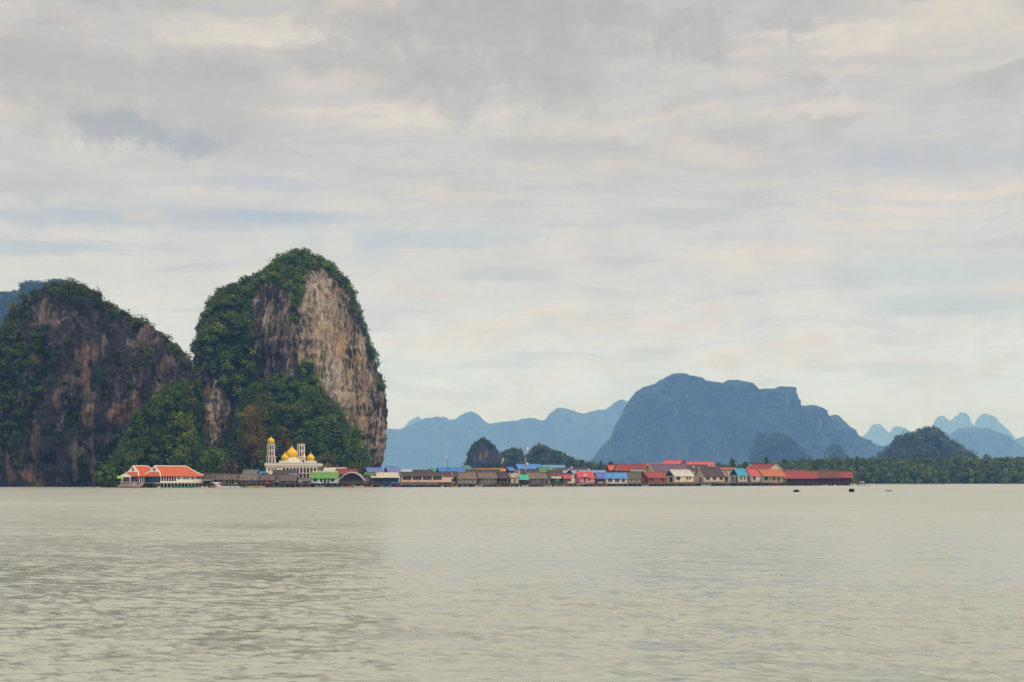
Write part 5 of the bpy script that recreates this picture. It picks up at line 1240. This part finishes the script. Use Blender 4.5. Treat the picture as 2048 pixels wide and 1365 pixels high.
def boats():
    lb = longtail
    lb('long boat with turquoise hull and yellow prow nosing out of the sheds', 456, 6.5, -8, (70, 130, 126), None, prow=1.1, band=(206, 190, 30), off=-5)
    lb('dark wooden boat with pale canopy tied under the hall verandah', 300, 7, 5, (60, 48, 50), (60, 70, 110), off=-2)
    lb('teal boat lying along the solid end of the hall', 368, 8.5, 2, (40, 120, 104), None, prow=.3, off=-2.5)
    lb('little blue dinghy between the olive and grey mooring poles', 479.5, 2.6, 10, (120, 150, 178), None, prow=.2, B=1.2, name='dinghy')
    lb('first yellow dinghy left of the other yellow dinghy', 500, 2.2, 4, (206, 186, 50), None, prow=.15, B=1.0, name='dinghy')
    lb('second yellow dinghy nearer the heap of nets', 510, 1.8, -6, (196, 184, 70), None, prow=.15, B=1.0, name='dinghy')
    lb('pinkish white dinghy in front of the open boathouse', 524, 2.2, 20, (216, 180, 160), None, prow=.2, B=1.1, name='dinghy')
    lb('pale blue boat with white awning under the green house', 641, 3.4, 0, (150, 168, 190), (206, 206, 210), prow=.3, name='dinghy')
    lb('slate blue boat moored beneath the green house end', 668, 3.6, 3, (98, 116, 134), None, prow=.3, name='dinghy')
    lb('tan wooden boat beneath the arched boathouse', 694, 4.6, -4, (170, 130, 104), None, prow=.6)
    lb('orange brown boat crowded beside the cream roofed hall', 736, 4.2, 8, (190, 112, 66), None, prow=.7)
    lb('low blue boat along the deck of the cream roofed hall', 771, 4.5, 0, (110, 140, 178), None, prow=.3)
    lb('long dark blue boat under the shuttered bays of the pink building', 812, 7, 0, (60, 78, 120), None, prow=.5)
    lb('brown boat with raised prow at the pink building end', 868, 5, -10, (110, 64, 44), None, prow=1.2)
    lb('pale blue grey skiff before the green gabled thatched house', 930, 3, 0, (130, 150, 180), None, prow=.25, name='dinghy')
    lb('cream skiff with upturned bow under the blue doorway house', 958, 3.0, 5, (214, 202, 170), None, prow=.5, name='dinghy')
    lb('varnished longtail with pale gunwale by the wooden landing stage', 1012, 6.5, 176, (150, 100, 62), None, prow=.9)
    lb('white dinghy just below the turquoise roofed hut', 1050, 2.4, 0, (206, 214, 206), None, prow=.25, B=1.2, name='dinghy')
    lb('low wooden skiff before the dark green plank shed', 1120, 4.6, 0, (180, 160, 140), None, prow=.2, name='dinghy')
    lb('boat with white tarpaulin at the foot of the ramp', 1141, 4.4, 5, (130, 84, 60), (220, 214, 206), prow=.4)
    lb('white skiff under the rust brown plank house', 1291, 2.6, 0, (206, 200, 190), None, prow=.2, name='dinghy', off=2)
    lb('white motor boat beyond the tip of the village', 1724, 5.0, 0, (222, 220, 212), (226, 224, 218), prow=.35, B=1.9, name='motor_boat', off=0)
    lb('second white motor boat farthest from the restaurant', 1736, 3.8, 0, (226, 224, 218), None, prow=.5, B=1.7, name='motor_boat', off=0)
    for px, L_, yw, hc, cc, lab in (
        (425, 4.0, 4, (150, 110, 90), None, 'short tan boat tied at the tin awning just past the hall'),
        (536, 3.6, -3, (96, 74, 60), (190, 60, 50), 'brown boat with a small red canopy before the open boathouse'),
        (556, 4.0, 6, (70, 110, 96), None, 'green boat below the ragged awning of the landing house'),
        (608, 3.4, 0, (120, 92, 70), None, 'tan skiff under the grey lean-to beside the green house'),
        (718, 3.6, 10, (214, 206, 196), None, 'white boat at the far leg of the arched boathouse'),
        (790, 5.0, -4, (128, 60, 50), (60, 120, 190), 'dark red boat with blue canopy between cream hall and pink building'),
        (842, 5.4, 0, (90, 70, 56), None, 'plain brown longtail under the last shuttered bay'),
        (905, 4.4, 3, (176, 150, 110), (206, 196, 180), 'tan boat with cream canopy before the dark green gable'),
        (982, 4.2, 176, (64, 96, 110), None, 'blue green boat by the railing of the blue doorway house'),
        (1072, 4.6, 2, (112, 72, 52), None, 'brown longtail under the sagging thatched plank house'),
        (1096, 3.2, -5, (190, 186, 176), None, 'pale skiff beneath the white board wall'),
        (1202, 4.4, 0, (140, 74, 52), (200, 190, 180), 'brown boat with pale canopy below the violet blue roof'),
        (1240, 3.4, 4, (90, 110, 140), None, 'slate blue skiff under the white house with triple windows'),
        (1345, 4.2, 0, (120, 96, 76), None, 'wooden skiff between the rust brown house and the white roofed one'),
        (1412, 4.0, 3, (206, 210, 214), None, 'pale grey boat in the shade of the dark brown roofed house'),
        (1550, 4.6, -3, (128, 80, 56), (214, 120, 60), 'brown boat with orange canopy beneath the orange roofed verandah')):
        lb(lab, px, L_, yw, hc, cc, prow=.5 if L_ > 4 else .3, B=1.3, name='longtail_boat' if L_ > 4 else 'dinghy', off=-2)
    # passenger ferry with pink cabin
    D = S_(262) - 4; e = empty('passenger_boat', (wx(262, D), D, 0), R(-4), 'pink and white passenger boat with a blue canopy beside the hall', 'boat')
    v, f = hull_mesh(8.6, 2.6, .75, .8); MB().add(v, f).build('hull', paint((196, 176, 172), .3), e)
    cb = MB().box(-3.2, 1.6, -1.0, 1.0, .7, 1.9).build('cabin', paint((202, 170, 182), .25), e)
    for x in (-2.9, -2.1, -1.3, -.5, .4): opening(e, 'window', x, x + .55, -1.0, 1.15, 1.7, paint((214, 200, 206)), bars=0)
    MB().box(-3.4, 1.8, -1.2, 1.2, 1.9, 2.0).build('cabin_roof', paint((210, 190, 196)), e)
    MB().box(-.9, 1.3, -1.15, 1.15, 2.75, 2.85).build('canopy', paint((50, 84, 160)), e)
    for x in (-.8, 1.2):
        for y in (-1, 1): MB().bar((x, y, 2), (x, y, 2.75), .04, 5).build('post', STILT, e)
    MB().bar((2.2, 0, .9), (2.2, 0, 3.6), .04, 5).build('flagpole', STILT, e); MB().box(2.24, 2.9, -.01, .01, 3.0, 3.5).build('flag', paint((180, 40, 60)), e)
    # entrance arch of the landing
    D = S_(250) - 1; e = empty('landing_arch', (wx(252, D), D, 0), 0, 'white arched landing gate beside the pink and white boat', 'gate'); k = D / F
    hw = 8 * k; z1 = wz(953, D)
    for sx in (-1, 1): MB().box(sx * hw - .12, sx * hw + .12, 0, .25, -.8, z1 - .2).build('pillar', TRIM, e)
    m = MB(); arc = [(-hw - .3 + (2 * hw + .6) * i / 10, z1 - .2 + .75 * math.sin(math.pi * i / 10)) for i in range(11)]
    for (xa, za), (xb, zb_) in zip(arc, arc[1:]): m.prism([(xa, 0, z1 - .25), (xa, 0, za + .15), (xb, 0, zb_ + .15), (xb, 0, z1 - .25)], (0, .25, 0))
    m.build('arch_board', TRIM, e)
    # racing longtail seen from astern with spray
    D = S_(432) - 11
    e = longtail('brown longtail with a white awning racing off in a burst of spray', 432.5, 8, 62, (140, 84, 66), (232, 220, 208), D=D, prow=1.9, B=1.7, group='longtail boats under way')
    rng = np.random.default_rng(3)
    C = []; rr = []
    for i in range(150):
        t_ = rng.random(); C.append((wx(434 + 12 * t_, D) + rng.normal() * .25, D - 1 + rng.normal() * .6, max(.05, 2.0 * (1 - t_) ** 1.6 * rng.random()))); rr.append(.12 + .22 * rng.random())
    for i in range(260):
        C.append((wx(rng.uniform(413, 480), D), D - 1.2 + rng.normal() * .9, .05 + .22 * abs(rng.normal()))); rr.append(.10 + .10 * rng.random())
    C = np.array(C); rr = np.array(rr); mw, t, b = mat('white_spray'); b.inputs['Base Color'].default_value = (.85, .85, .83, 1); b.inputs['Roughness'].default_value = .9
    v, tt = clump_leaves(C, rr, np.full((len(C), 3), .8), 24, .13, rng)
    build_leaves('sea_spray', 'white spray and foam thrown up behind the racing longtail', [v], [tt], mw)
boats()

# ------------------------------------------------------------------ ramp, pier, floats, nets
def extras():
    D = S_(1172) - 2; k = D / F; e = empty('boat_ramp', (wx(1172, D), D, 0), 0, 'cream wooden ramp sloping from the water up to the pink house', 'ramp')
    xa, xb = wx(1154, D) - wx(1172, D), wx(1190, D) - wx(1172, D); za, zb_ = .25, wz(963, D)
    wood = paint((214, 190, 150), .25)
    MB().prism([(xa, 0, za - .1), (xa, 0, za), (xb, 0, zb_), (xb, 0, zb_ - .12)], (0, 1.3, 0)).build('walkway', wood, e)
    r = MB()
    for dz_ in (.45, .85): r.prism([(xa, 0, za + dz_ - .05), (xa, 0, za + dz_), (xb, 0, zb_ + dz_), (xb, 0, zb_ + dz_ - .05)], (0, .05, 0))
    for i in range(9): q = i / 8; x = xa + (xb - xa) * q; z = za + (zb_ - za) * q; r.box(x - .04, x + .04, 0, .06, z, z + .85)
    r.build('railing', wood, e)
    for i in range(4): q = (i + .5) / 4; x = xa + (xb - xa) * q; MB().bar((x, .6, -.9), (x, .6, za + (zb_ - za) * q - .1), .08, 6).build('stilt', STILT, e)
    # end pier
    D = S_(1712) + 1; e = empty('pier', (wx(1700, D), D, 0), 0, 'reddish brown railed pier past the last restaurant roof', 'pier'); L = 24 * D / F; zf = wz(966.5, D)
    rb = paint((120, 66, 56), .3)
    MB().box(0, L, 0, 4, zf - .2, zf).build('deck', rb, e)
    m = MB(); m.box(0, L, 0, .06, zf + .9, zf + 1.0); m.box(0, L, 0, .04, zf + .45, zf + .5); q = 0
    while q < L: m.box(q, q + .06, 0, .05, zf, zf + .9); q += .35
    m.build('railing', rb, e)
    for i in range(6): MB().bar((.2 + (L - .4) * i / 5, .2, -.9), (.2 + (L - .4) * i / 5, .2, zf - .2), .1, 6).build('stilt', STILT, e)
    # line of short posts in the water
    Dp = 7111 / (969.9 - HY); e = empty('net_fence', (wx(1742, Dp), Dp, 0), 0, 'long row of short net posts standing in the sea beyond the village', 'net fence')
    rng = random.Random(8)
    for i in range(40):
        px = 1743 + 142 * i / 39 + rng.uniform(-.6, .6); h = rng.uniform(.25, .55); r_ = rng.uniform(.10, .30)
        o = MB().lathe([(r_, -.5), (r_, h * .8), (r_ * .6, h)], 7, (wx(px, Dp) - wx(1742, Dp), rng.uniform(-.4, .4))).build('post', paint((196, 186, 160), .5) if i % 3 else DARK, e)
    MB().bar((0, 0, .12), (wx(1885, Dp) - wx(1742, Dp), 0, .12), .05, 5).build('rope', paint((120, 110, 90)), e)
    # floating drums and debris
    def dk(nm, lab, px, py, w_, h_, seed):
        Dd = 7111 / (py - HY); rg = np.random.default_rng(seed); n1, n2 = 14, 8; V_ = []
        for j in range(n2 + 1):
            ph = math.pi * j / n2
            for i in range(n1):
                t_ = 2 * math.pi * i / n1; q = 1 + .22 * rg.normal() * math.sin(ph)
                V_.append((w_ / 2 * math.sin(ph) ** .6 * math.cos(t_) * q, w_ * .35 * math.sin(ph) ** .6 * math.sin(t_) * q, h_ * .35 + h_ * .65 * math.cos(ph) * (1 + .1 * rg.normal())))
        f = [(j * n1 + i, j * n1 + (i + 1) % n1, (j + 1) * n1 + (i + 1) % n1, (j + 1) * n1 + i) for j in range(n2) for i in range(n1)]
        o = MB().add(V_, f).build(nm, paint((26, 24, 22), .3, .8)); o.location = (wx(px, Dd), Dd, 0); tag(o, lab, 'float')
    dk('mooring_float', 'low dark hump floating in front of the orange roofed house', 1592.5, 984.5, 1.15, .50, 1)
    dk('mooring_float', 'square black block floating before the last red roof', 1703, 984.5, 1.15, .70, 2)
    dk('driftwood', 'thin dark driftwood lying low before the mangroves', 1777, 983.0, 1.35, .20, 3)
    # white foam blocks and buoys bobbing by the waterline
    rg = random.Random(4)
    for px, lab in ((385, 'white buoy below the glazed end of the white hall wall'), (405, 'round white buoy at the hall corner post'), (884, 'small white buoy under the awning of the brown thatched house'), (1027, 'pale foam block before the cream gabled hut'), (1038, 'pale foam block between cream hut and turquoise hut'), (1647, 'white float under the middle restaurant section'), (1670, 'white float under the last restaurant posts'), (1654, 'larger white drum beside the white float of the restaurant'), (209, 'pale rock at the foot of the dark cliff near the canopy'), (198, 'flat pale rock at the cliff foot farthest from the hall'), (317, 'pale post stump in the water before the glazed hall')):
        D3 = S_(px) - 3; s = rg.uniform(.28, .48); rock_ = 'rock' in lab; nm = 'rock' if rock_ else 'buoy'
        o = MB().lathe([(s * .5, -.3), (s * .95, -.05), (s, .15), (s * .75, .38), (s * .2, .48)], 10).build(nm, paint((190, 176, 150) if rock_ else (226, 218, 206), .3), None, True)
        o.location = (wx(px, D3), D3, 0); o.scale = (2.0 if rock_ else 1.1, 1, .9); tag(o, lab, nm)
    # laundry / blue cloths
    for px, py, w_, h_, col, lab in ((503.5, 962, .5, 1.5, (70, 80, 150), 'dark blue cloth hanging in the wide grey shed'), (506.5, 963, .45, 1.2, (90, 130, 80), 'green cloth hanging beside the dark blue one'), (600.5, 963, .9, .5, (190, 200, 200), 'pale cloth laid over the railing of the landing house')):
        D3 = S_(px) - 1; m = MB(); n = 6
        for i in range(n): x = -w_ / 2 + w_ * i / n; m.box(x, x + w_ / n * .98, -.03 * (i % 2), .03 - .03 * (i % 2), -h_ / 2, h_ / 2)
        o = m.build('hanging_cloth', paint(col, .2)); o.location = (wx(px, D3), D3, wz(py, D3)); tag(o, lab, 'cloth')
extras()

# ------------------------------------------------------------------ single trees
def tree(label, px, D, pyt, pyb, wpx, pal, seed, name='broadleaf_tree', leafs=None, lean=0.0, nb=None, zb=0.6):
    rng = np.random.default_rng(seed); e = empty(name, (wx(px, D), D, zb), 0, label, 'tree')
    H_ = wz(pyt, D) - zb; Wc = wpx * D / F; z0 = max(wz(pyb, D) - zb, H_ * .12)
    m = MB(); m.bar((0, 0, 0), (lean * .5, 0, H_ * .55), .035 * H_ * .5 + .1, 8, .02 * H_ * .4 + .05)
    for i in range(7):
        a = rng.uniform(0, 6.28); h = rng.uniform(.3, .6) * H_; m.bar((lean * .4, 0, h), (Wc * .33 * math.cos(a), Wc * .33 * math.sin(a), h + H_ * .22), .07, 5, .03)
    m.build('trunk', paint((86, 74, 62), .5, .9), e)
    nb = nb or int(16 + H_ * 3); C = []; rr = []
    for i in range(nb):
        u = rng.uniform(0, 1); z = z0 + (H_ - z0) * u; env = Wc / 2 * (0.35 + .65 * math.sin(math.pi * min(1, (u * .80 + .14)))) * (1 - .35 * u ** 3)
        a = rng.uniform(0, 6.28); q = env * rng.uniform(.2, .85); C.append((q * math.cos(a) + lean * u, q * math.sin(a), z)); rr.append(min(Wc * .25, rng.uniform(.09, .16) * H_ + .3))
    C = np.array(C); rr = np.array(rr)
    v, t_ = clump_leaves(C, rr, tints(C + np.array([px, D, 0]), rng, pal, 2.5), 110, leafs or .55, rng, .9)
    build_leaves('crown', None, [v], [t_], M_leaf, None, e)
OLV = np.array([(0.135, 0.105, 0.030), (0.110, 0.100, 0.030), (0.16, 0.125, 0.036), (0.085, 0.088, 0.028), (0.07, 0.075, 0.022)])
tree('tall olive brown tree standing apart from the slope beside the mosque', 503, 572, 818, 915, 54, OLV, 1, nb=110)
tree('olive tree just behind the gap between the golden minaret and main dome', 568, 575, 858, 905, 26, OLV * .8, 2, nb=40)
tree('green tree at the foot of the pale ochre rock', 400, 560, 895, 950, 40, BR, 3, nb=50)
tree('bushy green tree above the low thatched shacks', 432, 550, 905, 948, 44, BR * 1.05, 4, nb=50)
tree('dry brownish bush behind the thatched sheds', 462, 545, 925, 950, 26, np.array([(0.10, 0.08, 0.06), (0.08, 0.07, 0.045), (0.12, 0.09, 0.06)]), 5, nb=24)
tree('yellowish green bushes behind the cream strip roof', 655, 570, 912, 944, 56, OLV * np.array([.85, 1.05, .9]), 6, nb=44)
tree('small bright green bush at the end of the restaurant roofs', 1702, 716, 951, 964, 22, BR * 1.4, 7, nb=20)
tree('round bush overhanging the water at the green canopy', 214, 470, 935, 972, 44, BR * .8, 8, nb=50)
for i, (px, pt, w_, lab) in enumerate(((1162, 921, 12, 'thin lone tree standing past the low dark green hill'), (1202, 924, 10, 'small tree above the long lavender blue roof'), (1222, 925, 12, 'rounded tree just left of the coral gabled roof'), (1465, 919, 12, 'tree poking above the mangroves over the brown roof'), (1533, 916, 12, 'spreading tree above the dark red roof'), (1569, 914, 10, 'slim tree rising above the cream gable verge'), (1490, 921, 10, 'low pointed tree between the cyan and dark red roofs'), (1637, 917, 12, 'rounded tree top above the middle restaurant section'), (1714, 915, 12, 'dark tree top above the white motor boats'))):
    tree(lab, px, 940 + 4 * i, pt, 945, w_, GREENS, 20 + i, nb=14, leafs=.8)
# ------------------------------------------------------------------ haze
def make_haze():
    m = bpy.data.materials.new('haze_air'); m.use_nodes = True; t = m.node_tree; t.nodes.clear()
    o_ = t.nodes.new('ShaderNodeOutputMaterial'); v = t.nodes.new('ShaderNodeVolumePrincipled')
    v.inputs['Color'].default_value = (0.21, 0.445, 1.0, 1)
    v.inputs['Density'].default_value = 0.00014
    v.inputs['Density Attribute'].default_value = ''
    v.inputs['Absorption Color'].default_value = (1, 1, 1, 1)
    v.inputs['Anisotropy'].default_value = 0.0
    t.links.new(v.outputs[0], o_.inputs['Volume'])
    b = MB(); b.box(-14000, 14000, -11000, 18600, -5.2, 880)
    o = b.build('haze', m); o['kind'] = 'stuff'; o['label'] = 'thin bluish haze over the bay'
    o.display_type = 'WIRE'
make_haze()
